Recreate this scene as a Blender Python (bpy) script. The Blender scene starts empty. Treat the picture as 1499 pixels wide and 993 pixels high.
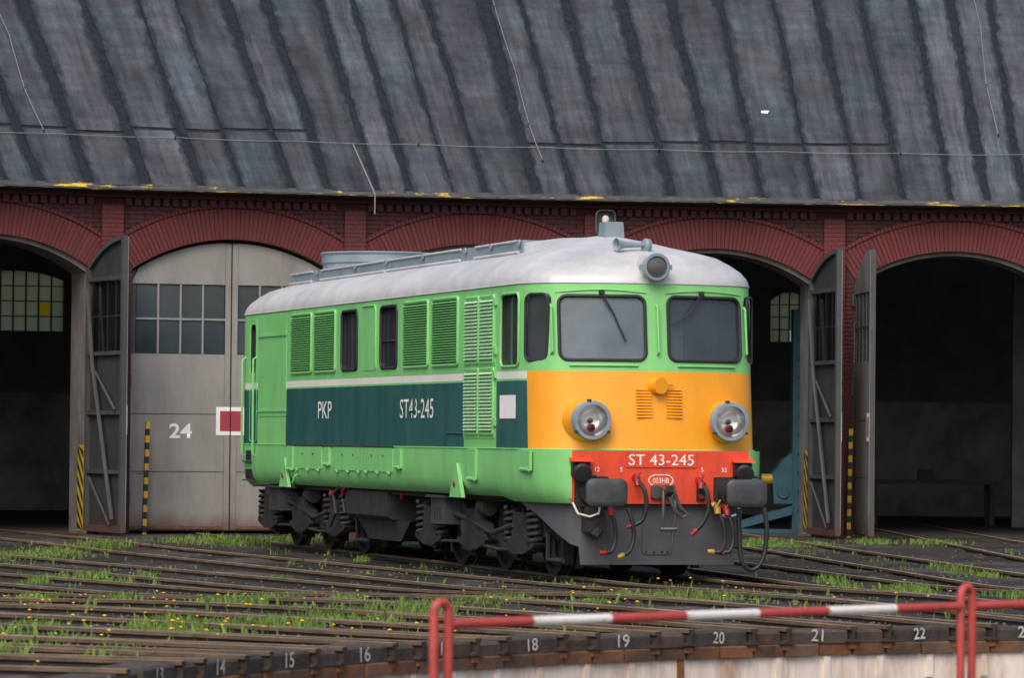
import bpy, bmesh, math, random
from mathutils import Vector, Matrix, noise
random.seed(7)
R_ = math.radians
sc = bpy.context.scene
COL = sc.collection

# ------------------------------------------------------------------ camera, sky, sun, exposure
cam_d = bpy.data.cameras.new('camera')
cam = bpy.data.objects.new('camera', cam_d)
COL.objects.link(cam)
cam_d.sensor_width = 36.0
cam_d.lens = 144.3
cam_d.clip_start = 0.5
cam_d.clip_end = 1500
cam.matrix_world = (Matrix.Translation((0, 0, 1.687)) @ Matrix.Rotation(R_(90 + 1.384), 4, 'X')
                    @ Matrix.Rotation(0.0093, 4, 'Z'))
cam_d.dof.use_dof = True
cam_d.dof.focus_distance = 53
cam_d.dof.aperture_fstop = 4.6
sc.camera = cam

SUN_EL, SUN_AZ = 48.0, 196.0      # azimuth clockwise from +Y
world = bpy.data.worlds.new('World')
sc.world = world
world.use_nodes = True
wn = world.node_tree.nodes
wn.clear()
sky = wn.new('ShaderNodeTexSky')
sky.sky_type = 'NISHITA'
sky.sun_disc = False
sky.sun_elevation = R_(SUN_EL)
sky.sun_rotation = R_(SUN_AZ)
sky.air_density = 1.0
sky.dust_density = 4.0
sky.ozone_density = 1.0
bg = wn.new('ShaderNodeBackground')
bg.inputs['Strength'].default_value = 0.15
wo = wn.new('ShaderNodeOutputWorld')
world.node_tree.links.new(sky.outputs[0], bg.inputs[0])
world.node_tree.links.new(bg.outputs[0], wo.inputs[0])

sun_d = bpy.data.lights.new('sun', 'SUN')
sun_d.energy = 1.15
sun_d.angle = R_(40)
sun_d.color = (1.0, 0.95, 0.88)
sun = bpy.data.objects.new('sun', sun_d)
COL.objects.link(sun)
az, el = R_(SUN_AZ), R_(SUN_EL)
tosun = Vector((math.sin(az) * math.cos(el), math.cos(az) * math.cos(el), math.sin(el)))
sun.rotation_euler = tosun.to_track_quat('Z', 'Y').to_euler()
sun.location = (0, 0, 60)
vs = sc.view_settings
vs.view_transform = 'Standard'
vs.look = 'None'
vs.gamma = 1.0
vs.use_curve_mapping = False
vs.exposure = 0.36

# ------------------------------------------------------------------ materials
def mat(name, col, rough=0.7, var=0.15, scale=6.0, metal=0.0, bump=0.0, bscale=40.0, dirt=None, dirt_amt=0.0,
        dscale=1.2, spec=0.5, rnd=0.0, stretch=None, attr=None, coat=0.0, dlo=.45, dhi=.72, foot=None):
    m = bpy.data.materials.new(name)
    m.use_nodes = True
    nt = m.node_tree
    N, K = nt.nodes, nt.links
    b = N['Principled BSDF']
    b.inputs['Roughness'].default_value = rough
    b.inputs['Metallic'].default_value = metal
    b.inputs['Specular IOR Level'].default_value = spec
    b.inputs['Coat Weight'].default_value = coat
    if attr:
        tc = N.new('ShaderNodeAttribute'); tc.attribute_name = attr; src = tc.outputs['Vector']
    else:
        tc = N.new('ShaderNodeTexCoord'); src = tc.outputs['Object']
    if stretch:
        mp = N.new('ShaderNodeMapping'); mp.inputs['Scale'].default_value = stretch
        K.new(src, mp.inputs['Vector']); src = mp.outputs[0]
    n1 = N.new('ShaderNodeTexNoise'); n1.inputs['Scale'].default_value = scale
    n1.inputs['Detail'].default_value = 8; n1.inputs['Roughness'].default_value = 0.65
    K.new(src, n1.inputs['Vector'])
    mr = N.new('ShaderNodeMapRange'); mr.inputs['From Min'].default_value = .3; mr.inputs['From Max'].default_value = .7
    mr.inputs['To Min'].default_value = 1 - var; mr.inputs['To Max'].default_value = 1 + var
    K.new(n1.outputs['Fac'], mr.inputs['Value'])
    mul = N.new('ShaderNodeMix'); mul.data_type = 'RGBA'; mul.blend_type = 'MULTIPLY'
    mul.inputs['Factor'].default_value = 1
    mul.inputs['A'].default_value = (*col, 1)
    K.new(mr.outputs[0], mul.inputs['B'])
    out = mul.outputs['Result']
    if rnd:
        oi = N.new('ShaderNodeObjectInfo')
        r2 = N.new('ShaderNodeMapRange'); r2.inputs['To Min'].default_value = 1 - rnd; r2.inputs['To Max'].default_value = 1 + rnd
        K.new(oi.outputs['Random'], r2.inputs['Value'])
        m2 = N.new('ShaderNodeMix'); m2.data_type = 'RGBA'; m2.blend_type = 'MULTIPLY'; m2.inputs['Factor'].default_value = 1
        K.new(out, m2.inputs['A']); K.new(r2.outputs[0], m2.inputs['B']); out = m2.outputs['Result']
    if dirt:
        n2 = N.new('ShaderNodeTexNoise'); n2.inputs['Scale'].default_value = dscale
        n2.inputs['Detail'].default_value = 10; n2.inputs['Roughness'].default_value = .7
        K.new(src, n2.inputs['Vector'])
        d = N.new('ShaderNodeMapRange'); d.inputs['From Min'].default_value = dlo; d.inputs['From Max'].default_value = dhi
        d.inputs['To Max'].default_value = dirt_amt
        K.new(n2.outputs['Fac'], d.inputs['Value'])
        m3 = N.new('ShaderNodeMix'); m3.data_type = 'RGBA'
        m3.inputs['B'].default_value = (*dirt, 1)
        K.new(d.outputs[0], m3.inputs['Factor']); K.new(out, m3.inputs['A']); out = m3.outputs['Result']
    if foot:                                       # rust creeping up from the bottom edge
        z0, z1, fc = foot
        sp = N.new('ShaderNodeSeparateXYZ'); K.new(N.new('ShaderNodeTexCoord').outputs['Object'], sp.inputs[0])
        fz = N.new('ShaderNodeMapRange'); fz.inputs['From Min'].default_value = z0; fz.inputs['From Max'].default_value = z1
        fz.inputs['To Min'].default_value = .62; fz.inputs['To Max'].default_value = -.25; K.new(sp.outputs['Z'], fz.inputs['Value'])
        ad = N.new('ShaderNodeMath'); ad.operation = 'ADD'; K.new(fz.outputs[0], ad.inputs[0]); K.new(n1.outputs['Fac'], ad.inputs[1])
        fm = N.new('ShaderNodeMapRange'); fm.inputs['From Min'].default_value = .55; fm.inputs['From Max'].default_value = 1.0
        fm.inputs['To Max'].default_value = .8; K.new(ad.outputs[0], fm.inputs['Value'])
        m4 = N.new('ShaderNodeMix'); m4.data_type = 'RGBA'; m4.inputs['B'].default_value = (*fc, 1)
        K.new(fm.outputs[0], m4.inputs['Factor']); K.new(out, m4.inputs['A']); out = m4.outputs['Result']
    K.new(out, b.inputs['Base Color'])
    rr = N.new('ShaderNodeMapRange'); rr.inputs['To Min'].default_value = max(.02, rough - .12); rr.inputs['To Max'].default_value = min(1, rough + .12)
    K.new(n1.outputs['Fac'], rr.inputs['Value']); K.new(rr.outputs[0], b.inputs['Roughness'])
    if bump:
        n3 = N.new('ShaderNodeTexNoise'); n3.inputs['Scale'].default_value = bscale; n3.inputs['Detail'].default_value = 6
        K.new(src, n3.inputs['Vector'])
        bp = N.new('ShaderNodeBump'); bp.inputs['Strength'].default_value = bump; bp.inputs['Distance'].default_value = .02
        K.new(n3.outputs['Fac'], bp.inputs['Height']); K.new(bp.outputs[0], b.inputs['Normal'])
    return m

def glass_mat(name, tint, dust, dustcol, rough=0.04):
    m = bpy.data.materials.new(name)
    m.use_nodes = True
    nt = m.node_tree; N, K = nt.nodes, nt.links
    N.clear()
    o = N.new('ShaderNodeOutputMaterial')
    tr = N.new('ShaderNodeBsdfTransparent'); tr.inputs[0].default_value = (*tint, 1)
    gl = N.new('ShaderNodeBsdfGlossy'); gl.inputs['Roughness'].default_value = rough
    fr = N.new('ShaderNodeFresnel'); fr.inputs[0].default_value = 1.52
    df = N.new('ShaderNodeBsdfDiffuse'); df.inputs[0].default_value = (*dustcol, 1)
    tc = N.new('ShaderNodeTexCoord')
    nz = N.new('ShaderNodeTexNoise'); nz.inputs['Scale'].default_value = 2.2; nz.inputs['Detail'].default_value = 8
    K.new(tc.outputs['Object'], nz.inputs['Vector'])
    mr = N.new('ShaderNodeMapRange'); mr.inputs['From Min'].default_value = .3; mr.inputs['From Max'].default_value = .7
    mr.inputs['To Min'].default_value = dust * .75; mr.inputs['To Max'].default_value = min(1, dust * 1.25)
    K.new(nz.outputs['Fac'], mr.inputs['Value'])
    if dust:                                       # each pane a little dirtier or cleaner than the next
        oi = N.new('ShaderNodeObjectInfo'); ro = N.new('ShaderNodeMapRange'); ro.inputs['To Min'].default_value = .72; ro.inputs['To Max'].default_value = 1.28
        K.new(oi.outputs['Random'], ro.inputs['Value'])
        hm = N.new('ShaderNodeMix'); hm.data_type = 'RGBA'; hm.blend_type = 'MULTIPLY'; hm.inputs['Factor'].default_value = 1 if 'door' in name else 0
        hm.inputs['A'].default_value = (*dustcol, 1); K.new(ro.outputs[0], hm.inputs['B']); K.new(hm.outputs['Result'], df.inputs[0])
    m1 = N.new('ShaderNodeMixShader'); m2 = N.new('ShaderNodeMixShader')
    K.new(mr.outputs[0], m1.inputs[0]); K.new(tr.outputs[0], m1.inputs[1]); K.new(df.outputs[0], m1.inputs[2])
    K.new(fr.outputs[0], m2.inputs[0]); K.new(m1.outputs[0], m2.inputs[1]); K.new(gl.outputs[0], m2.inputs[2])
    K.new(m2.outputs[0], o.inputs[0])
    return m

M = {}
M['green'] = mat('loco_green_paint', (.205, .56, .18), .45, .07, 2.0, dirt=(.145, .38, .13), dirt_amt=.45, dscale=1.5, bump=.2, bscale=3, stretch=(1.6, 1.6, .5))
M['pale'] = mat('pale_green_paint_and_highlight', (.62, .80, .60), .45, .08, 8)  # louvre slats: sky highlight painted into the green; cab bulkhead door: simply pale
M['teal'] = mat('dark_teal_paint', (.016, .090, .080), .47, .16, 2.0, dirt=(.032, .105, .095), dirt_amt=.5, dscale=2.0, bump=.2, bscale=3, stretch=(1.6, 1.6, .5))
M['stripe'] = mat('cream_stripe_paint', (.72, .70, .62), .5, .06, 4, dirt=(.5, .47, .4), dirt_amt=.3)
M['orange'] = mat('orange_yellow_paint', (.84, .335, .010), .44, .05, 2, dirt=(.62, .22, .012), dirt_amt=.38, dscale=1.6, bump=.09, bscale=4, stretch=(1.6, 1.6, .5))
M['red'] = mat('headstock_red_paint', (.70, .065, .022), .48, .08, 5, dirt=(.30, .035, .02), dirt_amt=.5, dscale=3, stretch=(1.5, 1.5, .6))
M['silver'] = mat('aluminium_roof_paint', (.575, .57, .56), .48, .10, 3.0, metal=.18, dirt=(.34, .345, .35), dirt_amt=.8, dscale=.9, bump=.2, bscale=2.2)
M['rfgrey'] = mat('blue_grey_paint', (.22, .28, .32), .5, .12, 4, dirt=(.10, .12, .14), dirt_amt=.5)
M['black'] = mat('black_rubber', (.018, .018, .02), .55, .2, 10)
M['under'] = mat('sooty_underframe', (.016, .0145, .0135), .7, .45, 5, dirt=(.045, .034, .027), dirt_amt=.6, dscale=2.5, bump=.5, bscale=25)
M['under2'] = mat('dark_grey_frame_paint', (.032, .030, .029), .65, .35, 5, dirt=(.018, .015, .013), dirt_amt=.7, dscale=3, bump=.3)
M['plough'] = mat('plough_grey_paint', (.082, .082, .094), .5, .12, 3, dirt=(.05, .045, .045), dirt_amt=.5, dscale=2)
M['buffer'] = mat('buffer_steel', (.042, .046, .052), .45, .25, 7, dirt=(.11, .105, .10), dirt_amt=.4, dscale=5)
M['white'] = mat('white_lettering', (.80, .79, .74), .6, .05, 8)
M['redp'] = mat('red_valve_paint', (.33, .012, .016), .5, .3, 10, dirt=(.06, .02, .02), dirt_amt=.6, dscale=14)
M['yelp'] = mat('yellow_valve_paint', (.42, .26, .02), .5, .3, 10, dirt=(.10, .06, .02), dirt_amt=.6, dscale=14)
M['reflect'] = mat('lamp_reflector', (.97, .97, .95), .18, .02, 4, metal=.55)
M['steel'] = mat('worn_steel', (.16, .15, .145), .4, .2, 9, metal=.7, dirt=(.10, .05, .03), dirt_amt=.5, dscale=4)
M['cabin'] = mat('cab_interior_paint', (.22, .27, .27), .7, .1, 3)
M['cabdark'] = mat('cab_desk_paint', (.04, .045, .05), .6, .1, 3)
M['glassL'] = glass_mat('dust_and_reflection_glass', (.85, .88, .90), .52, (.225, .275, .305))  # real dust plus the left pane's stronger sky reflection, put into the diffuse colour
M['glassR'] = glass_mat('windscreen_glass', (.80, .85, .88), .26, (.15, .185, .21))
M['glassD'] = glass_mat('dark_engine_room_glass', (.4, .45, .5), .4, (.075, .095, .11))
M['lens'] = glass_mat('lamp_lens_glass', (1, 1, 1), .0, (.5, .5, .5))
M['toplens'] = glass_mat('dull_lamp_glass', (.6, .6, .6), .5, (.16, .16, .16))

M['brick'] = mat('red_painted_brick', (.130, .021, .021), .75, .25, 5, rnd=.12, dirt=(.062, .017, .018), dirt_amt=.7, dscale=1.1, bump=.3, bscale=30)
M['mortar'] = mat('recessed_mortar', (.055, .013, .013), .9, .25, 8, bump=.3)
M['spandrel'] = mat('sooty_red_brick', (.072, .019, .020), .8, .30, 2.2, dirt=(.033, .014, .016), dirt_amt=.8, dscale=1.0, bump=.3, bscale=30)
M['pilaster'] = mat('red_brick_pilaster', (.125, .022, .022), .75, .2, 3, dirt=(.06, .017, .018), dirt_amt=.7, dscale=1.3, bump=.3, bscale=30)
M['jamb'] = mat('weathered_concrete', (.165, .15, .14), .85, .3, 4, dirt=(.075, .062, .055), dirt_amt=.75, dscale=1.4, bump=.4, bscale=18, stretch=(1.3, 1.3, .6))
M['felt'] = None
M['tar'] = mat('tar_seam', (.0155, .020, .026), .75, .5, 9, dirt=(.030, .034, .040), dirt_amt=.6, dscale=5, bump=.8, bscale=14, attr='pc', spec=.12)
M['wire'] = mat('galvanised_wire', (.22, .21, .20), .6, .2, 5)
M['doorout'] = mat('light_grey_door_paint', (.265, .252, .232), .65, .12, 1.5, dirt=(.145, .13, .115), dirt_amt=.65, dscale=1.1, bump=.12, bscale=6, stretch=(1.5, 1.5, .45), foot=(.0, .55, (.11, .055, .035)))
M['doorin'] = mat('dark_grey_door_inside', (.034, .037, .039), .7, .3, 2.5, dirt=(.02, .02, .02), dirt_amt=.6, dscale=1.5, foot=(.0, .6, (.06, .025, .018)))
M['doorfr'] = mat('door_frame_steel', (.060, .066, .070), .6, .3, 4, dirt=(.035, .028, .025), dirt_amt=.6, dscale=2, foot=(.0, .5, (.09, .045, .028)))
M['doorrust'] = mat('rusty_door_foot', (.13, .06, .035), .85, .3, 8, bump=.4)
M['dooroutd'] = mat('grimy_shaded_door_paint', (.155, .155, .15), .65, .2, 1.5, dirt=(.08, .075, .07), dirt_amt=.7, dscale=1.1, bump=.12, bscale=6, stretch=(1.5, 1.5, .45), foot=(.0, .55, (.10, .05, .035)))  # door grey darkened for grime and for the shade of a turned-away leaf
M['doorglass'] = glass_mat('dirty_door_glass', (.62, .68, .72), .5, (.085, .11, .125), .08)
M['leafglass'] = glass_mat('clear_door_glass', (.95, .95, .95), .10, (.10, .10, .10), .05)
M['marked'] = mat('faded_red_marking', (.33, .035, .055), .7, .1, 4)
M['soot'] = mat('sooty_interior_plaster', (.19, .215, .225), .9, .3, 1.5)
M['dado'] = mat('grey_interior_dado', (.42, .43, .43), .85, .35, 1.2, dirt=(.13, .13, .13), dirt_amt=.8, dscale=.8)
M['ifloor'] = mat('oily_floor', (.05, .045, .042), .7, .3, 2)
M['bluep'] = mat('blue_machine_paint', (.022, .085, .12), .55, .2, 4, dirt=(.03, .05, .06), dirt_amt=.6)
M['pyel'] = mat('hazard_yellow', (.62, .40, .01), .6, .12, 6, dirt=(.13, .10, .04), dirt_amt=.75, dscale=4)
M['pblk'] = mat('hazard_black', (.02, .02, .022), .6, .2, 6)
M['railtop'] = mat('rusty_rail', (.31, .225, .14), .5, .35, 3, dirt=(.15, .10, .065), dirt_amt=.85, dscale=1.6, bump=.2)
M['railside'] = mat('dark_rusty_rail_web', (.040, .028, .022), .9, .35, 4, bump=.4)
M['railhead'] = mat('rusty_rail_head_side', (.115, .072, .040), .75, .5, 4, dirt=(.045, .032, .025), dirt_amt=.7, dscale=1.6, bump=.3)
M['curb'] = mat('oily_timber_kerb', (.040, .034, .030), .75, .5, 5, rnd=.3, dirt=(.13, .055, .022), dirt_amt=.6, dscale=2.6, bump=.7, bscale=14)
M['curbrust'] = mat('rust_stained_kerb', (.085, .052, .034), .8, .4, 4, rnd=.3, dirt=(.28, .085, .018), dirt_amt=.85, dscale=1.8, bump=.5, bscale=14)
M['rust'] = mat('orange_rust', (.20, .075, .025), .9, .4, 8, bump=.4)
M['pitwall'] = mat('stained_white_pit_wall', (.74, .65, .57), .85, .10, 4, dirt=(.34, .15, .06), dirt_amt=.8, dscale=1.5, bump=.3, bscale=12, stretch=(2.2, 2.2, .5))
M['railred'] = mat('handrail_red_paint', (.44, .058, .048), .55, .15, 5, dirt=(.12, .05, .035), dirt_amt=.8, dscale=9, dlo=.56, dhi=.66, bump=.15, bscale=30)
M['louvback'] = mat('dark_green_louvre_recess', (.035, .085, .035), .7, .2, 5)
M['railwht'] = mat('handrail_white_paint', (.74, .70, .66), .55, .08, 5, dirt=(.30, .18, .12), dirt_amt=.7, dscale=9, dlo=.56, dhi=.68, bump=.15, bscale=30)
M['deck'] = mat('worn_deck_plank', (.12, .10, .08), .8, .3, 5)
M['grass'] = mat('grass_blades', (.112, .195, .036), .65, .5, .9, spec=.2, dirt=(.18, .16, .06), dirt_amt=.6, dscale=2)
M['petal'] = mat('dandelion_petals', (.92, .56, .01), .6, .1, 5)
M['seed'] = mat('seed_heads', (.6, .5, .36), .8, .1, 5)
M['lampmetal'] = mat('lamp_hood_enamel', (.085, .095, .10), .5, .2, 5)
M['gravel'] = mat('loose_stones', (.085, .078, .074), .85, .7, 2.2, dirt=(.19, .17, .155), dirt_amt=.8, dscale=4)
M['bulb'] = mat('unlit_bulb_glass', (.85, .85, .82), .2, .02, 5)
M['fascia'] = mat('peeling_fascia', (.055, .054, .054), .8, .5, 3, dirt=(.62, .42, .03), dirt_amt=.95, dscale=1.1, attr='pc', stretch=(1.0, 1.2, 1), dlo=.56, dhi=.60)
M['pane'] = None
M['numpaint'] = mat('worn_number_paint', (.50, .48, .43), .7, .2, 20, dirt=(.12, .10, .08), dirt_amt=.8, dscale=12, dlo=.52, dhi=.66)

def ground_mat():
    m = bpy.data.materials.new('cinder_ground'); m.use_nodes = True
    nt = m.node_tree; N, K = nt.nodes, nt.links
    b = N['Principled BSDF']
    b.inputs['Specular IOR Level'].default_value = .3
    tc = N.new('ShaderNodeTexCoord')
    def nz(s, d=8, r=.6):
        n = N.new('ShaderNodeTexNoise'); n.inputs['Scale'].default_value = s; n.inputs['Detail'].default_value = d
        n.inputs['Roughness'].default_value = r; K.new(tc.outputs['Object'], n.inputs['Vector']); return n
    a, c, e, v = nz(.35), nz(2.6), nz(30, 4), nz(9)
    def ramp(n, pts):
        r = N.new('ShaderNodeValToRGB'); K.new(n.outputs['Fac'], r.inputs['Fac'])
        r.color_ramp.elements[0].position, r.color_ramp.elements[0].color = pts[0][0], (*pts[0][1], 1)
        r.color_ramp.elements[1].position, r.color_ramp.elements[1].color = pts[-1][0], (*pts[-1][1], 1)
        for q, col in pts[1:-1]:
            x = r.color_ramp.elements.new(q); x.color = (*col, 1)
        return r
    r1 = ramp(a, [(.36, (.026, .020, .017)), (.52, (.050, .039, .034)), (.66, (.115, .100, .098))])
    r2 = ramp(c, [(.35, (.45, .42, .40)), (.65, (1.35, 1.3, 1.28))])
    r3 = ramp(e, [(.38, (.5, .5, .5)), (.68, (1.5, 1.5, 1.5))])
    r4 = ramp(v, [(.55, (0, 0, 0)), (.66, (1, 1, 1))])
    def mix(A, B, mode, fac=1):
        x = N.new('ShaderNodeMix'); x.data_type = 'RGBA'; x.blend_type = mode
        if isinstance(fac, float) or isinstance(fac, int): x.inputs['Factor'].default_value = fac
        else: K.new(fac, x.inputs['Factor'])
        K.new(A, x.inputs['A'])
        if isinstance(B, tuple): x.inputs['B'].default_value = (*B, 1)
        else: K.new(B, x.inputs['B'])
        return x.outputs['Result']
    o = mix(r1.outputs[0], r2.outputs[0], 'MULTIPLY'); o = mix(o, r3.outputs[0], 'MULTIPLY')
    sm = N.new('ShaderNodeMath'); sm.operation = 'MULTIPLY'; sm.inputs[1].default_value = .35
    K.new(r4.outputs[0], sm.inputs[0])
    o = mix(o, (.055, .075, .022), 'MIX', sm.outputs[0])
    K.new(o, b.inputs['Base Color'])
    b.inputs['Roughness'].default_value = .8
    bp = N.new('ShaderNodeBump'); bp.inputs['Strength'].default_value = .8; bp.inputs['Distance'].default_value = .03
    K.new(e.outputs['Fac'], bp.inputs['Height']); K.new(bp.outputs[0], b.inputs['Normal'])
    return m
M['ground'] = ground_mat()

def felt_mat():
    """grey roofing felt: mottled, streaked down the slope, tar smeared along both edges of each strip"""
    m = bpy.data.materials.new('roofing_felt'); m.use_nodes = True
    nt = m.node_tree; N, K = nt.nodes, nt.links
    b = N['Principled BSDF']; b.inputs['Roughness'].default_value = .68; b.inputs['Specular IOR Level'].default_value = .22
    at = N.new('ShaderNodeAttribute'); at.attribute_name = 'pc'
    def noi(sx, sy, scale, det=8, rough=.65):
        mp = N.new('ShaderNodeMapping'); mp.inputs['Scale'].default_value = (sx, sy, 1); K.new(at.outputs['Vector'], mp.inputs['Vector'])
        n = N.new('ShaderNodeTexNoise'); n.inputs['Scale'].default_value = scale; n.inputs['Detail'].default_value = det
        n.inputs['Roughness'].default_value = rough; K.new(mp.outputs[0], n.inputs['Vector']); return n.outputs['Fac']
    def rng(v, a, c, lo, hi):
        r = N.new('ShaderNodeMapRange'); r.inputs['From Min'].default_value = a; r.inputs['From Max'].default_value = c
        r.inputs['To Min'].default_value = lo; r.inputs['To Max'].default_value = hi; K.new(v, r.inputs['Value']); return r.outputs[0]
    def math_(op, A, B=None):
        x = N.new('ShaderNodeMath'); x.operation = op
        for i, q in enumerate((A, B)):
            if q is None: continue
            if isinstance(q, (int, float)): x.inputs[i].default_value = q
            else: K.new(q, x.inputs[i])
        return x.outputs[0]
    streak = rng(noi(9, .5, 1.0), .3, .7, .60, 1.45)
    blotch = rng(noi(1.2, .8, 1.1, 10, .7), .3, .7, .55, 1.42)
    bands = rng(noi(.35, 4.0, 1.6, 6), .35, .68, .82, 1.14)
    oi = N.new('ShaderNodeObjectInfo'); tone = rng(oi.outputs['Random'], 0, 1, .74, 1.22)
    grit = rng(noi(1, 1, 26, 3, .6), .3, .7, .86, 1.15)
    v = math_('MULTIPLY', math_('MULTIPLY', math_('MULTIPLY', streak, blotch), math_('MULTIPLY', bands, tone)), grit)
    sep = N.new('ShaderNodeSeparateXYZ'); K.new(at.outputs['Vector'], sep.inputs[0])
    edge = math_('MINIMUM', sep.outputs['X'], math_('SUBTRACT', .6, sep.outputs['X']))
    rag = rng(noi(6, 2.2, 1.6, 8, .7), .3, .7, -.055, .075)
    mask = rng(math_('SUBTRACT', edge, rag), -.01, .085, 0, 1)
    hue = N.new('ShaderNodeMix'); hue.data_type = 'RGBA'; K.new(rng(noi(.6, .4, 1.3, 4), .35, .65, 0, 1), hue.inputs['Factor'])
    hue.inputs['A'].default_value = (.058, .072, .085, 1); hue.inputs['B'].default_value = (.056, .055, .060, 1)
    mu = N.new('ShaderNodeMix'); mu.data_type = 'RGBA'; mu.blend_type = 'MULTIPLY'; mu.inputs['Factor'].default_value = 1
    K.new(hue.outputs['Result'], mu.inputs['A']); K.new(v, mu.inputs['B'])
    mx = N.new('ShaderNodeMix'); mx.data_type = 'RGBA'; K.new(mask, mx.inputs['Factor'])
    mx.inputs['A'].default_value = (.0155, .020, .026, 1); K.new(mu.outputs['Result'], mx.inputs['B'])
    K.new(mx.outputs['Result'], b.inputs['Base Color'])
    bp = N.new('ShaderNodeBump'); bp.inputs['Strength'].default_value = .45; bp.inputs['Distance'].default_value = .02
    K.new(noi(4, 4, 2.5, 8, .7), bp.inputs['Height']); K.new(bp.outputs[0], b.inputs['Normal'])
    return m
M['felt'] = felt_mat()

def pane_mat(name, col):
    m = bpy.data.materials.new(name); m.use_nodes = True
    nt = m.node_tree; N, K = nt.nodes, nt.links; N.clear()
    o = N.new('ShaderNodeOutputMaterial'); t = N.new('ShaderNodeBsdfTranslucent'); t.inputs[0].default_value = (*col, 1)
    d = N.new('ShaderNodeBsdfTransparent'); d.inputs[0].default_value = (.8 * col[0], .8 * col[1], .8 * col[2], 1)
    x = N.new('ShaderNodeMixShader'); x.inputs[0].default_value = .25
    K.new(t.outputs[0], x.inputs[1]); K.new(d.outputs[0], x.inputs[2]); K.new(x.outputs[0], o.inputs[0])
    return m
M['pane'] = pane_mat('grimy_translucent_pane', (.33, .32, .19))
M['paney'] = pane_mat('yellow_pane', (.48, .31, .01))

# ------------------------------------------------------------------ mesh helpers
class MB:
    def __init__(s):
        s.v, s.f, s.m, s.pc = [], [], [], {}
        s.smooth = False
    def add(s, vs_, fs, mi=0):
        o = len(s.v)
        s.v += [tuple(x) for x in vs_]
        for f in fs:
            s.f.append(tuple(o + i for i in f)); s.m.append(mi)
        return o
    def box(s, x0, x1, y0, y1, z0, z1, mi=0, T=None):
        v = [Vector((x, y, z)) for x in (x0, x1) for y in (y0, y1) for z in (z0, z1)]
        if T: v = [T(a) if callable(T) else T @ a for a in v]
        s.add(v, [(0, 1, 3, 2), (4, 6, 7, 5), (0, 4, 5, 1), (2, 3, 7, 6), (0, 2, 6, 4), (1, 5, 7, 3)], mi)
        return s
    def prism(s, pts, d, mi=0):
        """closed polygon of 3-D points pushed along vector d"""
        n = len(pts); d = Vector(d)
        v = [Vector(a) for a in pts] + [Vector(a) + d for a in pts]
        f = [tuple(range(n))[::-1], tuple(range(n, 2 * n))] + [(i, (i + 1) % n, n + (i + 1) % n, n + i) for i in range(n)]
        s.add(v, f, mi); return s
    def tube(s, pts, r, n=8, closed=False, mi=0, caps=True):
        pts = [Vector(a) for a in pts]; k = len(pts); rings = []
        up = None
        for i, a in enumerate(pts):
            if closed: t = pts[(i + 1) % k] - pts[i - 1]
            else: t = pts[min(i + 1, k - 1)] - pts[max(i - 1, 0)]
            t.normalize()
            if up is None:
                up = Vector((0, 0, 1)) if abs(t.z) < .9 else Vector((1, 0, 0))
            x = t.cross(up)
            if x.length < 1e-4: x = t.cross(Vector((0, 1, 0.3)))
            x.normalize(); y = x.cross(t).normalized(); up = y
            rr = r[i] if isinstance(r, (list, tuple)) else r
            rings.append([a + (x * math.cos(2 * math.pi * j / n) + y * math.sin(2 * math.pi * j / n)) * rr for j in range(n)])
        v = [q for g in rings for q in g]; f = []
        for i in range(k if closed else k - 1):
            a, b = i * n, ((i + 1) % k) * n
            for j in range(n):
                f.append((a + j, a + (j + 1) % n, b + (j + 1) % n, b + j))
        if not closed and caps:
            f.append(tuple(range(n))[::-1]); f.append(tuple(range((k - 1) * n, k * n)))
        s.add(v, f, mi); return s
    def lathe(s, prof, c, ax, n=24, mi=0, caps=True):
        """profile [(along, radius)] turned about axis ax through c"""
        c, ax = Vector(c), Vector(ax).normalized()
        u = ax.orthogonal().normalized(); w = ax.cross(u)
        v = []
        for a, r in prof:
            v += [c + ax * a + (u * math.cos(2 * math.pi * j / n) + w * math.sin(2 * math.pi * j / n)) * r for j in range(n)]
        f = []
        for i in range(len(prof) - 1):
            for j in range(n):
                f.append((i * n + j, i * n + (j + 1) % n, (i + 1) * n + (j + 1) % n, (i + 1) * n + j))
        if caps:
            f.append(tuple(range(n))[::-1]); f.append(tuple(range((len(prof) - 1) * n, len(prof) * n)))
        s.add(v, f, mi); return s

def build(name, mb, mats, parent=None, smooth=False, label=None, cat=None, group=None, kind=None, angle=35, fix=True):
    me = bpy.data.meshes.new(name)
    me.from_pydata(mb.v, [], mb.f)
    if not isinstance(mats, (list, tuple)): mats = [mats]
    for m in mats: me.materials.append(M[m] if isinstance(m, str) else m)
    me.polygons.foreach_set('material_index', mb.m)
    if mb.pc:
        at = me.attributes.new('pc', 'FLOAT_VECTOR', 'POINT')
        for i in range(len(mb.v)): at.data[i].vector = mb.pc.get(i, mb.v[i])
    if fix:
        bm = bmesh.new(); bm.from_mesh(me); bmesh.ops.recalc_face_normals(bm, faces=bm.faces); bm.to_mesh(me); bm.free()
    if smooth:
        me.shade_smooth(); me.set_sharp_from_angle(angle=R_(angle))
    o = bpy.data.objects.new(name, me)
    COL.objects.link(o)
    o.parent = parent
    tag(o, label, cat, group, kind)
    return o

def tag(o, label=None, cat=None, group=None, kind=None):
    if label: o['label'] = label
    if cat: o['category'] = cat
    if group: o['group'] = group
    if kind: o['kind'] = kind

def empty(name, loc=(0, 0, 0), rz=0, label=None, cat=None, group=None, parent=None):
    o = bpy.data.objects.new(name, None)
    COL.objects.link(o)
    o.location = loc; o.rotation_euler = (0, 0, rz); o.parent = parent
    o.empty_display_size = .2
    tag(o, label, cat, group)
    return o

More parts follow.
